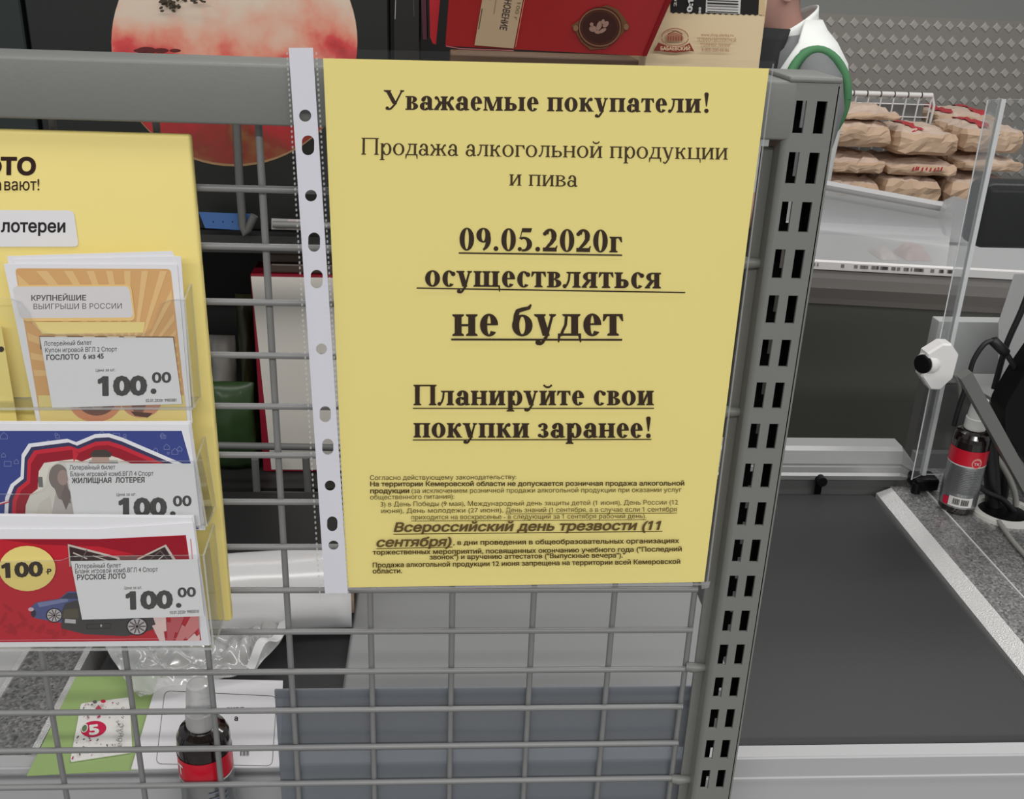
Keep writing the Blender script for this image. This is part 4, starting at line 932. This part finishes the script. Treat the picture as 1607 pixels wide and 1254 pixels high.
    p.poly([(744.5, 71), (806, 76), (830, -50), (765, -50)], tan); p.line([(751, 46), (759, 0), (767, -45)], 1.4, ink(50, 34, 22)); p.line([(809, 74), (832, -50)], 1.2, ink(200, 120, 100))
    p.text('ВДОХНОВЕНИЕ', (797, -30), (784, 46), ink(66, 50, 52), None, .02, h=15, up=(1, .18)); p.text('100 г', (812, 2), (806, 31), ink(112, 92, 66), None, 0, h=8, up=(1, .18))
    p.line([(769, 0), (772, -30)], 1.2, ink(130, 110, 88)); p.line([(775, 22), (783, -30)], 1, ink(134, 114, 92))
    br, br2, br3 = ink(70, 34, 24), ink(104, 70, 44), ink(132, 96, 68)
    # medallion
    p.poly([(896, 40), (908, 32), (922, 22), (938, 12), (952, 8), (968, 14), (978, 26), (988, 42), (978, 50), (968, 62), (950, 76), (926, 78), (912, 66), (902, 48)], br2)
    p.disc(941, 43, 35, 32, br, rot=-20); p.ringd(941, 43, 33, 30, 1.6, br3); p.disc(941, 43, 27, 24, ink(56, 26, 20)); 
    for (u, v, w, h_, r) in ((930, 45, 6, 5, 0), (940, 40, 4, 8, 20), (945, 48, 7, 3, -30), (950, 38, 4, 6, 40), (937, 50, 5, 3, 10), (928, 38, 3, 3, 0), (946, 34, 3, 4, 0)): p.disc(u, v, w, h_, ink(150, 116, 104), 9, r)
    p.disc(903, 44, 4, 5, br3, 10); p.disc(982, 42, 4, 5, br3, 10)
    rim = ink(120, 14, 20); p.poly([(1008, 88), (1014, 88), (1075, -50), (1066, -50)], rim); p.line([(700, 72), (722, 76), (806, 79)], 1.3, ink(190, 110, 110))
    tag(b.build('chocolate_box'), 'large red chocolate box with a tan band and brown medallion above the notice', 'box', 'red boxes on the upper shelf')
    # small block under the red box and the cream box
    xc0 = ay(706, 90, .56).x; b = MB(); b.bevbox((xc0, .556, zsh), (ay(1010, 90, .56).x, .62, ay(800, 88, .556).z), mat('brown_card', (120, 92, 66), .5), .001, 1, False); tag(b.build('candy_box'), 'brown box under the large red chocolate box, mostly behind the notice', 'box')
    cream = mat('cream_card', (222, 200, 160), .5); b = MB(); y = .522; f = onY(y); xa, xb = ay(1012, 95, y).x, ay(1197, 60, y).x; zc = ay(1100, 19, y).z
    b.bevbox((xa, y, zsh), (xb, y + .13, 1.475), cream, .001, 1, False); p = Print(b, f, .0002)
    bk = ink(30, 26, 24); wv = ink(206, 204, 200)
    edge = [(1052 + k * 4.6, 19 + (k % 2) * 2 + .03 * k * 4) for k in range(32)]
    p.poly(edge + [(1193, -60), (1052, -60)], bk); p.poly([(1190, 23), (1200, 24), (1200, -60), (1193, -60)], ink(206, 180, 140))
    p.poly([(1107, 19.5), (1161, 22), (1166, -60), (1110, -60)], wv)
    for k in range(16): p.line([(1109.5, 18 - k * 4.4), (1158, 20 - k * 4.4)], (1.6, .8, 1.1, 2.2)[k % 4], bk)
    p.text('4 607', (1163.5, 22), (1166, -16), wv, None, .02, h=9, up=(-1, 0)) if 0 else None
    p.text('0:10', (1084, 19), (1088, -14), wv, None, .05, h=11, up=(-1, 0)); p.text('ве', (1098, 20), (1098.5, 11), wv, None, .03, h=6, up=(-1, 0)); p.text('200', (1060, 10), (1061, -14), wv, None, .02, h=6, up=(-1, 0))
    rb, rb2 = ink(134, 52, 40), ink(170, 118, 92)
    p.ringd(1057.5, 58, 21.5, 14.5, 1.7, rb2, 180, 360); p.ringd(1057.5, 60, 21.5, 12, 1.7, rb2, 0, 180)
    p.poly([(1043, 60), (1045, 54), (1057, 50), (1069, 54), (1071, 60), (1069, 64), (1046, 64)], rb2); p.line([(1046, 53), (1058, 48), (1069, 53)], 1.5, rb); 
    for k in range(6): p.line([(1047 + k * 4, 56), (1047 + k * 4, 63)], 1, rb)
    band = [(1024, 79), (1031, 66), (1044, 71), (1058, 73), (1072, 71), (1080, 66.5), (1087, 80), (1080, 79), (1072, 80.5), (1058, 82), (1042, 80.5), (1034, 79)]
    p.poly(band, rb); p.text('БАБАЕВСКИЙ', (1034.5, 78), (1080.5, 78), ink(222, 196, 160), None, .03, h=8)
    tt = ink(168, 124, 100)
    p.text('www.shop.alenka.ru', (1097, 56), (1148, 57), tt, None, .012, h=7); p.text('ТЕЛЕФОН БЕСПЛАТНОЙ', (1091, 64), (1152, 65), tt, None, .012, h=7.2); p.text('"ГОРЯЧЕЙ ЛИНИИ"', (1096, 72), (1144, 73), tt, None, .012, h=7.2); p.text('8-800-200-66-86', (1098, 79.5), (1141, 80.5), tt, None, .012, h=7)
    tag(b.build('chocolate_box'), 'cream box with barcode and red crest right of the large red box', 'box')
    # lower shelf ---------------------------------------------------------
    zl = ZL + .0005; y = .555; xw0, xw1 = ay(428, 700, y).x, ay(640, 700, y).x; b = MB(); ztop = ay(430, 430, y).z
    b.bevbox((ay(404, 600, y).x, y, zl), (xw1, y + .05, ztop), mat('crimson_card', (150, 26, 48), .4), .001, 1, False); p = Print(b, onY(y), .0002)
    g = lambda x, z: Vector((x, y - .0003, z)); b.add([g(xw0 - .003, zl + .003), g(xw1 - .002, zl + .003), g(xw1 - .002, ztop - .003), g(xw0 - .012, ztop - .003)], [(0, 1, 2, 3)], mat('white_box_face', (238, 233, 224), .5))
    tag(b.build('candy_box'), 'white fronted box with a crimson edge on the lower shelf', 'box')
    bc = mat('brown_wrapper', (74, 58, 50), .4)
    for k in range(5):
        z = ztop + .0005 + k * .0115; b = MB(); b.bevbox((ay(424, 430, y).x, y + .002, z), (ay(560, 430, y).x, y + .048, z + .0105), bc, .002, 2, False)
        tag(b.build('chocolate_bar'), ('lowest', 'second', 'third', 'fourth', 'topmost')[k] + ' dark chocolate bar counted upward in the stack on the white box', 'chocolate', 'stacked chocolate bars')
    def packet(name, y, u0, u1, vt, m, label, art=None):
        b = MB(); xa = ay(u0, 640, y).x; xb = ay(u1, 640, y).x; z1 = ay((u0 + u1) / 2, vt, y).z; n = 12; z0 = zl; rings = []
        for j in range(n + 1):
            s_ = j / n; th = .002 + .016 * math.sin(math.pi * min(1, max(0, s_))) ** .6; cx = (xa + xb) / 2; hw = (xb - xa) / 2 * (1 - .08 * math.sin(math.pi * s_)); z = z0 + (z1 - z0) * s_
            rings.append([(cx + hw * math.cos(q) + .003 * noise.noise((q, s_ * 6, u0)), y + .02 + th * math.sin(q) + .004 * noise.noise((q * 2, s_ * 8, u0 + 3)), z) for q in [2 * math.pi * k / 24 for k in range(24)]])
        b.loft(rings, m); return tag(b.build(name), label, 'packet', 'packets on the lower shelf')
    packet('snack_packet', .545, 318, 396, 610, mat('dark_green_foil', (52, 76, 42), .3), 'dark green foil packet low on the shelf left of the crimson edge')
    packet('snack_packet', .60, 330, 372, 535, mat('white_blue_foil', (168, 164, 158), .45), 'pale packet standing behind the dark green packet')
    packet('snack_packet', .60, 376, 402, 470, mat('olive_foil', (58, 60, 36), .4), 'olive packet beside the crimson edge of the white box')
rack()

# ------------------------------------------------------------------ freezer, bags, basket
def freezer():
    t = thing('chest_freezer', (1.3, 1.7, 0), 'grey chest freezer with a curved glass lid behind the belt', 'freezer')
    gb = mat('freezer_grey', (126, 120, 115), .45); dk = mat('freezer_dark_front', (84, 84, 78), .6); lt = mat('freezer_light_grey', (150, 150, 150), .4)
    A, B = ay(1262, 413, 1.447), ay(1487, 425, 1.409); d = (B - A); E = A + d * 3.6       # label rail line, extended to the right
    dn = Vector((d.y, -d.x, 0)).normalized() * -1; dn = -dn if dn.y < 0 else dn           # into the depth
    def sec(p, prof): return [p + dn * y + Vector((0, 0, z)) for y, z in prof]
    prof = [(.10, -p_) for p_ in (A.z,)]
    body = [(.012, -.012), (.004, -.03), (.0, -.05), (.012, -.075), (.016, -.088)]
    b = MB(); b.loft([sec(A, body + [(.46, -.088), (.46, -.012)]), sec(B, body + [(.46, -.088), (.46, -.012)]), sec(E, body + [(.46, -.088), (.46, -.012)])], gb, False); b.build('bumper', t)
    b = MB(); dp = [(.022, -.089), (.03, -.3), (.04, -.83), (.45, -.83), (.45, -.089)]; b.loft([sec(A, dp), sec(E, dp)], dk, False); b.build('cabinet', t)
    rail = mat('label_rail_white', (226, 222, 220), .4); b = MB(); rp = [(.0, -.011), (.002, .004), (.012, .006), (.012, -.011)]; b.loft([sec(A, rp), sec(E, rp)], rail, False)
    rnd = random.Random(2); D = d.normalized()
    for k in range(40):
        s_ = rnd.uniform(.01, .3); q = A + D * s_ - dn * .0006; w = rnd.uniform(.002, .009); b.add([q + Vector((0, 0, -.005)), q + D * w + Vector((0, 0, -.005)), q + D * w + dn * .0016 + Vector((0, 0, .0015)), q + dn * .0016 + Vector((0, 0, .0015))], [(0, 1, 2, 3)], ink(120, 116, 116))
    b.build('label_rail', t)
    T0, T1 = ay(1285, 296, 1.75), ay(1480, 332, 1.712)
    T2 = T1 + (T1 - T0) * .06
    gl = clear('lid_glass', (.93, .94, .94), .03, .35, .42, (.36, .36, .36)); b = MB()  # grey haze share paints in the vague reflection on the lid
    bw = [A + dn * .012 + Vector((0, 0, .006)), B + dn * .012 + Vector((0, 0, .006))]
    def curve(a, c):
        n_ = 8; return [a + (c - a) * (k / n_) + Vector((0, 0, .035 * math.sin(math.pi * k / n_))) for k in range(n_ + 1)]
    c0, c1 = curve(bw[0], T0), curve(bw[1], T2); n_ = len(c0)
    b.add(c0 + c1, [(k, k + 1, n_ + k + 1, n_ + k) for k in range(n_ - 1)], gl, True); b.build('curved_glass', t)
    b = MB(); al = mat('lid_rail_metal', (208, 206, 204), .3, .5); rr = [Vector((0, 0, .0)), Vector((0, -.006, .012)), Vector((0, .008, .020)), Vector((0, .02, .012)), Vector((0, .02, -.006))]
    b.loft([[T0 + q for q in rr], [T2 + q for q in rr]], al, False); b.tube([T0 + Vector((0, -.008, -.012)), T2 + Vector((0, -.008, -.012))], .006, lt, 8); b.build('lid_rail', t)
    gc = clear('end_cap_plastic', (.75, .76, .76), .1, .15, .45, (.7, .7, .7)); b = MB(); f = lambda u, v: ay(u, v, 1.66)
    b.prism([f(u, v) for u, v in ((1478, 345), (1490, 318), (1505, 311), (1526, 317), (1530, 360), (1508, 378), (1488, 372))], (0, .025, 0), gc); b.build('lid_end_cap', t)
    inn = mat('freezer_inside', (170, 170, 170), .5); b = MB(); bk0, bk1 = A + dn * .44, E + dn * .44
    b.add([bk0 + Vector((0, 0, -.01)), bk1 + Vector((0, 0, -.01)), bk1 + Vector((0, 0, .055)), bk0 + Vector((0, 0, .055))], [(0, 1, 2, 3)], inn); b.add([A + dn * .02 + Vector((0, 0, -.0105)), E + dn * .02 + Vector((0, 0, -.0105)), bk1 + Vector((0, 0, -.0105)), bk0 + Vector((0, 0, -.0105))], [(0, 1, 2, 3)], inn)
    b.build('inner_wall', t)
    pm = mat('frozen_pack', (176, 140, 132), .4, var=(40, .25)); pm2 = mat('frozen_pack_pale', (196, 180, 172), .4, var=(40, .2))
    for k, (u, v, w, h_, m, lab) in enumerate(((1385, 403, 15, 7, pm2, 'small pale frozen pack lying inside the freezer'), (1430, 404, 22, 10, pm, 'larger pinkish frozen pack lying inside the freezer'))):
        c = ay(u, v, 1.56); b = MB(); s_ = 1.3e-3
        b.grid(16, 10, lambda a, e_: (c.x + (a - .5) * 2 * w * s_, c.y + (e_ - .5) * .08, A.z - .0095 + 2 * h_ * s_ * (math.sin(math.pi * a) * math.sin(math.pi * e_)) ** .5 * (1 + .5 * noise.noise((a * 5, e_ * 5, k)))), m); tag(b.build('frozen_pack'), lab, 'pack', 'frozen packs in the freezer')
    # platform and bags behind
freezer()
def bags():
    DY = .35; zb = ay(1400, 322, 2.12 + DY).z - .02; pm = mat('display_platform', (90, 88, 86), .6)
    tag(MB().box((1.20, 2.10 + DY, 0), (2.6, 2.62 + DY, zb), pm).build('goods_platform'), 'low platform carrying the stacked paper bags behind the freezer', 'platform')
    kr = mat('kraft_paper', (202, 172, 144), .65, bump=(38, 1.0), var=(12, .1)); pr_ = mat('printed_kraft_top', (214, 190, 172), .6, bump=(30, .4), var=(30, .22)); rd = mat('red_print', (190, 60, 66), .55); gy = mat('kraft_fold', (168, 140, 118), .65)
    spec = [  # left, top, right, bottom of the front face in the photo, distance, lean, printed
        ((1292, 279), (1386, 290), (1384, 318), (1290, 308), 2.125, 'plain pale paper bag at the lower left beside the slotted post'),
        ((1390, 272), (1486, 292), (1474, 330), (1388, 314), 2.125, 'blocky paper bag in the lowest row just above the freezer lid'),
        ((1490, 280), (1600, 290), (1600, 330), (1494, 322), 2.125, 'paper bag in the lowest row behind the clear screen'),
        ((1302, 247), (1396, 254), (1394, 276), (1300, 270), 2.135, 'crumpled paper bag second from the bottom at the left end'),
        ((1398, 246), (1508, 268), (1506, 286), (1396, 268), 2.135, 'paper bag with red lettering below the red striped bag'),
        ((1512, 248), (1612, 256), (1612, 272), (1514, 270), 2.135, 'flat paper bag second from the bottom behind the screen'),
        ((1312, 190), (1402, 198), (1402, 238), (1306, 226), 2.15, 'full paper bag third from the bottom at the left end'),
        ((1412, 202), (1510, 212), (1508, 250), (1408, 240), 2.14, 'bulging paper bag with a red striped top in the middle'),
        ((1516, 198), (1612, 206), (1612, 248), (1518, 234), 2.15, 'paper bag at the right end under the transparent screen edge'),
        ((1322, 172), (1418, 176), (1420, 190), (1318, 188), 2.17, 'topmost paper bag at the left with a pale printed top'),
        ((1480, 176), (1570, 182), (1570, 204), (1478, 200), 2.415, 'topmost paper bag with two red stripes at the back right'),
    ]
    for i, (a, b_, c, d, y, label) in enumerate(spec):
        y += DY; P = [ay(*q, y) for q in (a, b_, c, d)]; x0 = (P[0].x + P[3].x) / 2; x1 = (P[1].x + P[2].x) / 2; z1 = (P[0].z + P[1].z) / 2; z0 = (P[2].z + P[3].z) / 2
        if i < 3: z0 = zb + .0005
        x0 += .003; x1 -= .003; z1 -= .005
        dep = .24; sl = (P[1].z - P[0].z); top = 8 <= i or i in (7,)
        mb = MB(); nx, ny, nz_ = 9, 8, 5
        def shape(u, v, w):                           # unit cube -> soft bag
            bx = 2 * u - 1; by = 2 * v - 1; bz = 2 * w - 1
            k = .5 * (1 - abs(bz) ** 3) * .05
            x = x0 + (x1 - x0) * (.5 + bx * .5 * (1 - .06 * abs(bz) ** 4 - .05 * abs(by) ** 6)); yy = y + dep * v + .012 * (abs(bx) ** 4 + abs(bz) ** 4)
            z = z0 + (z1 - z0) * w
            if w > .5: z += (.012 * (1 - bx * bx) * (1 - by * by) - .004 * max(abs(bx), abs(by)) ** 8) * (2 * w - 1)
            nn = Vector((x * 30, yy * 30, z * 30 + i * 7)); s_ = .0095
            nv = noise.noise_vector(nn); n2 = noise.noise_vector(nn * 2.3) * .55
            q = Vector((x, yy, z)) + (nv + n2) * s_ * (.4 if w < .2 else 1); q.z = max(q.z, z0 + .0004); return q
        F_ = lambda g: g
        mb.grid(nx, nz_, lambda s, t_: shape(s, 0, t_), kr, False); mb.grid(nx, nz_, lambda s, t_: shape(1 - s, 1, t_), kr, False)
        mb.grid(ny, nz_, lambda s, t_: shape(1, s, t_), kr, False); mb.grid(ny, nz_, lambda s, t_: shape(0, 1 - s, t_), kr, False)
        mb.grid(nx, ny, lambda s, t_: shape(s, 1 - t_, 0), kr, False)
        mb.grid(nx, ny, lambda s, t_: shape(s, t_, 1), pr_, False)
        if i in (7, 10, 8):
            for s0, s1 in (((.25, .42),) if i != 10 else ((.08, .22), (.66, .84))):
                mb.grid(3, 8, lambda s, t_: shape(s0 + (s1 - s0) * s, .06 + .9 * t_, 1) + Vector((0, 0, .0035)), rd)
        if i == 4:
            for k in range(9): q = shape(.3 + k * .05, 0, .45); mb.add([q + Vector((0, -.002, 0)), q + Vector((.006, -.002, .001)), q + Vector((.007, -.002, .012)), q + Vector((.002, -.002, .011))], [(0, 1, 2, 3)], rd)
        o = mb.build('paper_bag', merge=.0002); tag(o, label, 'bag', 'paper bags stacked behind the freezer')
    # white wire basket behind the bags
    t = thing('wire_basket', (1.40, 2.5 + DY, zb), 'white wire basket standing behind the topmost left bag', 'basket'); w = mat('white_wire_coating', (232, 230, 228), .35); yb = 2.455 + DY
    A, B = ay(1305, 145, yb), ay(1463, 150, yb); b = MB(); b.tube([A, B], .0085, w, 10); b.build('top_rim', t)
    b = MB()
    for k in range(9): q = A + (B - A) * k / 8; b.tube([q, (q.x, yb + .02, zb + .002)], .0028, w, 6)
    for z in (.03, .07, .11): b.tube([A - Vector((0, -.004, z)), B - Vector((0, -.004, z))], .0022, w, 6)
    b.tube([B, B + Vector((.012, 0, -.03)), (B.x + .012, yb + .02, zb + .002)], .0045, w, 8); b.build('wire_side', t)
    dk = ink(70, 68, 68)
    for k in range(7): q = A + (B - A) * (.08 + .135 * k); MB().tube([q - Vector((.002, 0, 0)), q + Vector((.002, 0, 0))], .0092, dk, 10).build('rim_clip', t)
    tag(MB().box((A.x - .05, 2.49 + DY, zb + .001), (B.x - .005, 2.6 + DY, A.z - .03), mat('grey_carton', (140, 140, 138), .6)).build('carton'), 'grey carton behind the white wire basket', 'carton')
bags()

# ------------------------------------------------------------------ shop worker
def person():
    px, py = .958, 2.17
    t = thing('person', (px, py, 0), 'person in a white and green vest over a grey shirt, facing left beyond the post', 'person')
    skin = mat('skin', (196, 150, 136), .5, bump=(60, .05)); shirt = mat('grey_shirt', (118, 119, 120), .8, bump=(30, .6)); vest = mat('white_vest', (236, 238, 234), .75, bump=(22, .6)); grn = mat('green_trim', (72, 128, 84), .75); blk = mat('black_collar', (30, 30, 31), .8); trou = mat('dark_trousers', (44, 46, 52), .85)
    # one continuous body
    bm = bmesh.new(); lay = bm.verts.layers.skin.verify(); V = {}
    def j(n, x, y, z, r, p=None):
        v = bm.verts.new((x, y, z)); v[lay].radius = (r, r); V[n] = v
        if p: bm.edges.new((V[p], v))
        else: v[lay].use_root = True
    j('pel', px + .02, py, .80, .125); j('wai', px + .03, py, .95, .118, 'pel'); j('che', px + .03, py, 1.10, .13, 'wai'); j('nb', px + .005, py, 1.225, .07, 'che'); j('nk', px - .035, py - .01, 1.27, .056, 'nb'); j('hd', px - .06, py - .01, 1.345, .078, 'nk'); j('ht', px - .062, py - .01, 1.425, .07, 'hd')
    for s, n in ((-1, 'L'), (1, 'R')):
        j('sh' + n, px + .008, py + s * .165, 1.18, .055, 'che'); j('el' + n, px + .0, py + s * .215, .93, .045, 'sh' + n); j('wr' + n, px - .14, py + s * .17, .79, .031, 'el' + n); j('ha' + n, px - .21, py + s * .15, .755, .026, 'wr' + n)
        for k in range(4): j('f%d' % k + n, px - .275 + .006 * abs(k - 1), py + s * (.15 - .024 * (k - 1.5)), .715 - .006 * k, .0085, 'ha' + n); j('g%d' % k + n, px - .285 + .004 * k, py + s * (.148 - .022 * (k - 1.5)), .685, .0075, 'f%d' % k + n)
        j('th' + n, px - .23, py + s * .105, .735, .0095, 'ha' + n)
        j('hip' + n, px + .02, py + s * .09, .72, .095, 'pel'); j('kn' + n, px - .01, py + s * .1, .42, .062, 'hip' + n); j('an' + n, px + .03, py + s * .1, .09, .04, 'kn' + n); j('to' + n, px - .10, py + s * .11, .045, .036, 'an' + n)
    me = bpy.data.meshes.new('body'); bm.to_mesh(me); bm.free(); o = bpy.data.objects.new('body', me); COL.objects.link(o)
    o.modifiers.new('s', 'SKIN').use_smooth_shade = True; o.modifiers.new('d', 'SUBSURF').levels = 2; o.modifiers['d'].render_levels = 2
    dg = bpy.context.evaluated_depsgraph_get(); me2 = bpy.data.meshes.new_from_object(o.evaluated_get(dg)); bpy.data.objects.remove(o); bpy.data.meshes.remove(me)
    me2.name = 'body'; me2.materials.clear(); me2.materials.append(skin)
    for p in me2.polygons: p.use_smooth = True; p.material_index = 0
    # face: jaw, nose and brow pushed out of the head
    for v in me2.vertices:
        c = v.co
        if c.z > 1.28 and c.x < px - .07:
            k = math.exp(-((c.y - py + .01) / .02) ** 2)
            c.x -= .022 * k * math.exp(-((c.z - 1.352) / .022) ** 2) + .016 * k * math.exp(-((c.z - 1.296) / .022) ** 2) * 1.3 + .008 * k * math.exp(-((c.z - 1.325) / .012) ** 2)
    body = bpy.data.objects.new('body', me2); COL.objects.link(body); link(body, t)
    for s in (-1, 1):
        b = MB(); Mx = Matrix.Translation((0, 0, 0)); c = Vector((px - .128, py - .01 + s * .031, 1.372)); b.lathe([(0, -.009), (.007, -.006), (.0095, 0), (.007, .006), (0, .009)], c, mat('eye_white', (220, 216, 210), .3), 14); b.build('eye', t)
        b = MB(); c = Vector((px - .045, py - .01 + s * .078, 1.352)); b.lathe([(0, -.03), (.009, -.022), (.012, 0), (.013, .018), (0, .03)], c, skin, 14); b.build('ear', t)
    b = MB(); b.tube([(px - .14, py - .03, 1.318), (px - .147, py - .01, 1.317), (px - .14, py + .01, 1.318)], [.002, .0042, .002], mat('lips', (170, 100, 96), .5), 8); b.build('lips', t)
    hair = mat('brown_hair', (62, 46, 36), .7, bump=(160, .8)); b = MB(); c = Vector((px - .05, py - .01, 1.385))
    b.grid(28, 12, lambda s, v: c + Vector((.094 * math.cos(2 * math.pi * s) * math.cos(R_(v * 90)) * (1 if math.cos(2 * math.pi * s) > 0 else .92), .09 * math.sin(2 * math.pi * s) * math.cos(R_(v * 90)), .105 * math.sin(R_(v * 90)) + .012 - (.05 * (1 - v) * max(0, math.cos(2 * math.pi * s))))), hair); b.build('hair', t)
    # clothes follow the body: rings round the trunk
    def trunk(z, rx, ry, cx, g=0, n=44, a0=0, a1=360):
        return [(px + cx * .7 + rx * .87 * math.cos(R_(a0 + (a1 - a0) * k / n)), py + ry * math.sin(R_(a0 + (a1 - a0) * k / n)), z + g * math.sin(R_(a0 + (a1 - a0) * k / n)) ** 2) for k in range(n + (a1 < 360))]
    b = MB(); b.loft([trunk(.70, .128, .175, .02), trunk(.82, .132, .178, .025), trunk(.95, .13, .175, .03), trunk(1.08, .136, .19, .03), trunk(1.16, .13, .205, .028), trunk(1.215, .105, .185, .022), trunk(1.245, .08, .12, .005), trunk(1.262, .064, .074, -.018)], shirt); b.build('shirt', t)
    # vest: open at the front (left) and at the arm
    b = MB(); n = 60
    def vr(z, rx, ry, cx, am=150, lift=0): return [(px + cx * .7 + rx * .84 * math.cos(R_(a)), py + ry * math.sin(R_(a)), z + lift * abs(math.sin(R_(a)))) for a in [-am + 2 * am * k / n for k in range(n + 1)]]
    rows = [vr(.70, .142, .19, .02), vr(.82, .146, .193, .025), vr(.95, .144, .19, .03), vr(1.06, .15, .203, .03, 146), vr(1.13, .152, .215, .03, 140), vr(1.19, .138, .212, .026, 128), vr(1.235, .112, .165, .018, 112), vr(1.262, .090, .110, .012, 100), vr(1.285, .080, .088, .004, 88)]
    vs = [p for r in rows for p in r]; m = n + 1; fs = []
    cz, rr = 1.11, .105
    for i in range(len(rows) - 1):
        for k in range(n):
            c = sum((Vector(vs[q]) for q in (i * m + k, i * m + k + 1, (i + 1) * m + k + 1, (i + 1) * m + k)), Vector()) / 4
            if abs(c.y - py) > .1 and abs(c.x - px - .012) < .056 and 1.03 < c.z < 1.2: continue
            fs.append((i * m + k, i * m + k + 1, (i + 1) * m + k + 1, (i + 1) * m + k))
    b.add(vs, fs, vest, True); o = b.build('vest', t); md = o.modifiers.new('t', 'SOLIDIFY'); md.thickness = .006; md.offset = 1
    # green piping round the armhole, sleeve, collar
    for s in (-1, 1):
        b = MB(); pts = []
        for k in range(41):
            a = 2 * math.pi * k / 40; pts.append((px + .012 + .076 * math.cos(a), py + s * (.226 - .034 * max(0, math.sin(a)) ** 2), 1.120 + .106 * math.sin(a)))
        b.tube(pts, .0115, grn, 10); b.build('armhole_trim', t)
        b = MB(); ax = [(px + .010, py + s * .15, 1.20), (px + .016, py + s * .21, 1.152), (px + .014, py + s * .232, 1.10), (px + .004, py + s * .236, 1.02), (px - .004, py + s * .233, .955), (px - .006, py + s * .228, .93)]
        b.tube(ax, [.046, .060, .067, .062, .056, .053], shirt, 24); b.build('sleeve', t)
    b = MB(); b.grid(30, 3, lambda s, v: (px - .022 + (.086 - .004 * v) * math.cos(R_(-125 + 250 * s)), py - .005 + (.094 - .006 * v) * math.sin(R_(-125 + 250 * s)), 1.236 + .05 * math.cos(R_(-125 + 250 * s)) + .036 * v), vest); o = b.build('vest_collar', t); o.modifiers.new('t', 'SOLIDIFY').thickness = .004
    b = MB(); b.grid(16, 8, lambda s, v: (px - .112 - .030 * math.cos(R_(-75 + 150 * s)) + .040 * v ** 2 + .05 * abs(2 * s - 1) ** 3, py - .005 + (.168 - .072 * v) * (2 * s - 1), 1.04 + .225 * v), blk); o = b.build('shirt_front', t); o.modifiers.new('t', 'SOLIDIFY').thickness = .006
    for s in (-1, 1):
        b = MB(); b.tube([(px + .02, py + s * .085, .80), (px + .015, py + s * .09, .70), (px - .005, py + s * .1, .44), (px + .03, py + s * .1, .085)], [.115, .112, .082, .062], trou, 20); b.build('trouser_leg', t)
        b = MB(); b.bevbox((px - .16, py + s * .105 - .045, 0), (px + .085, py + s * .105 + .045, .085), BLACK, .03); b.build('shoe', t)
person()
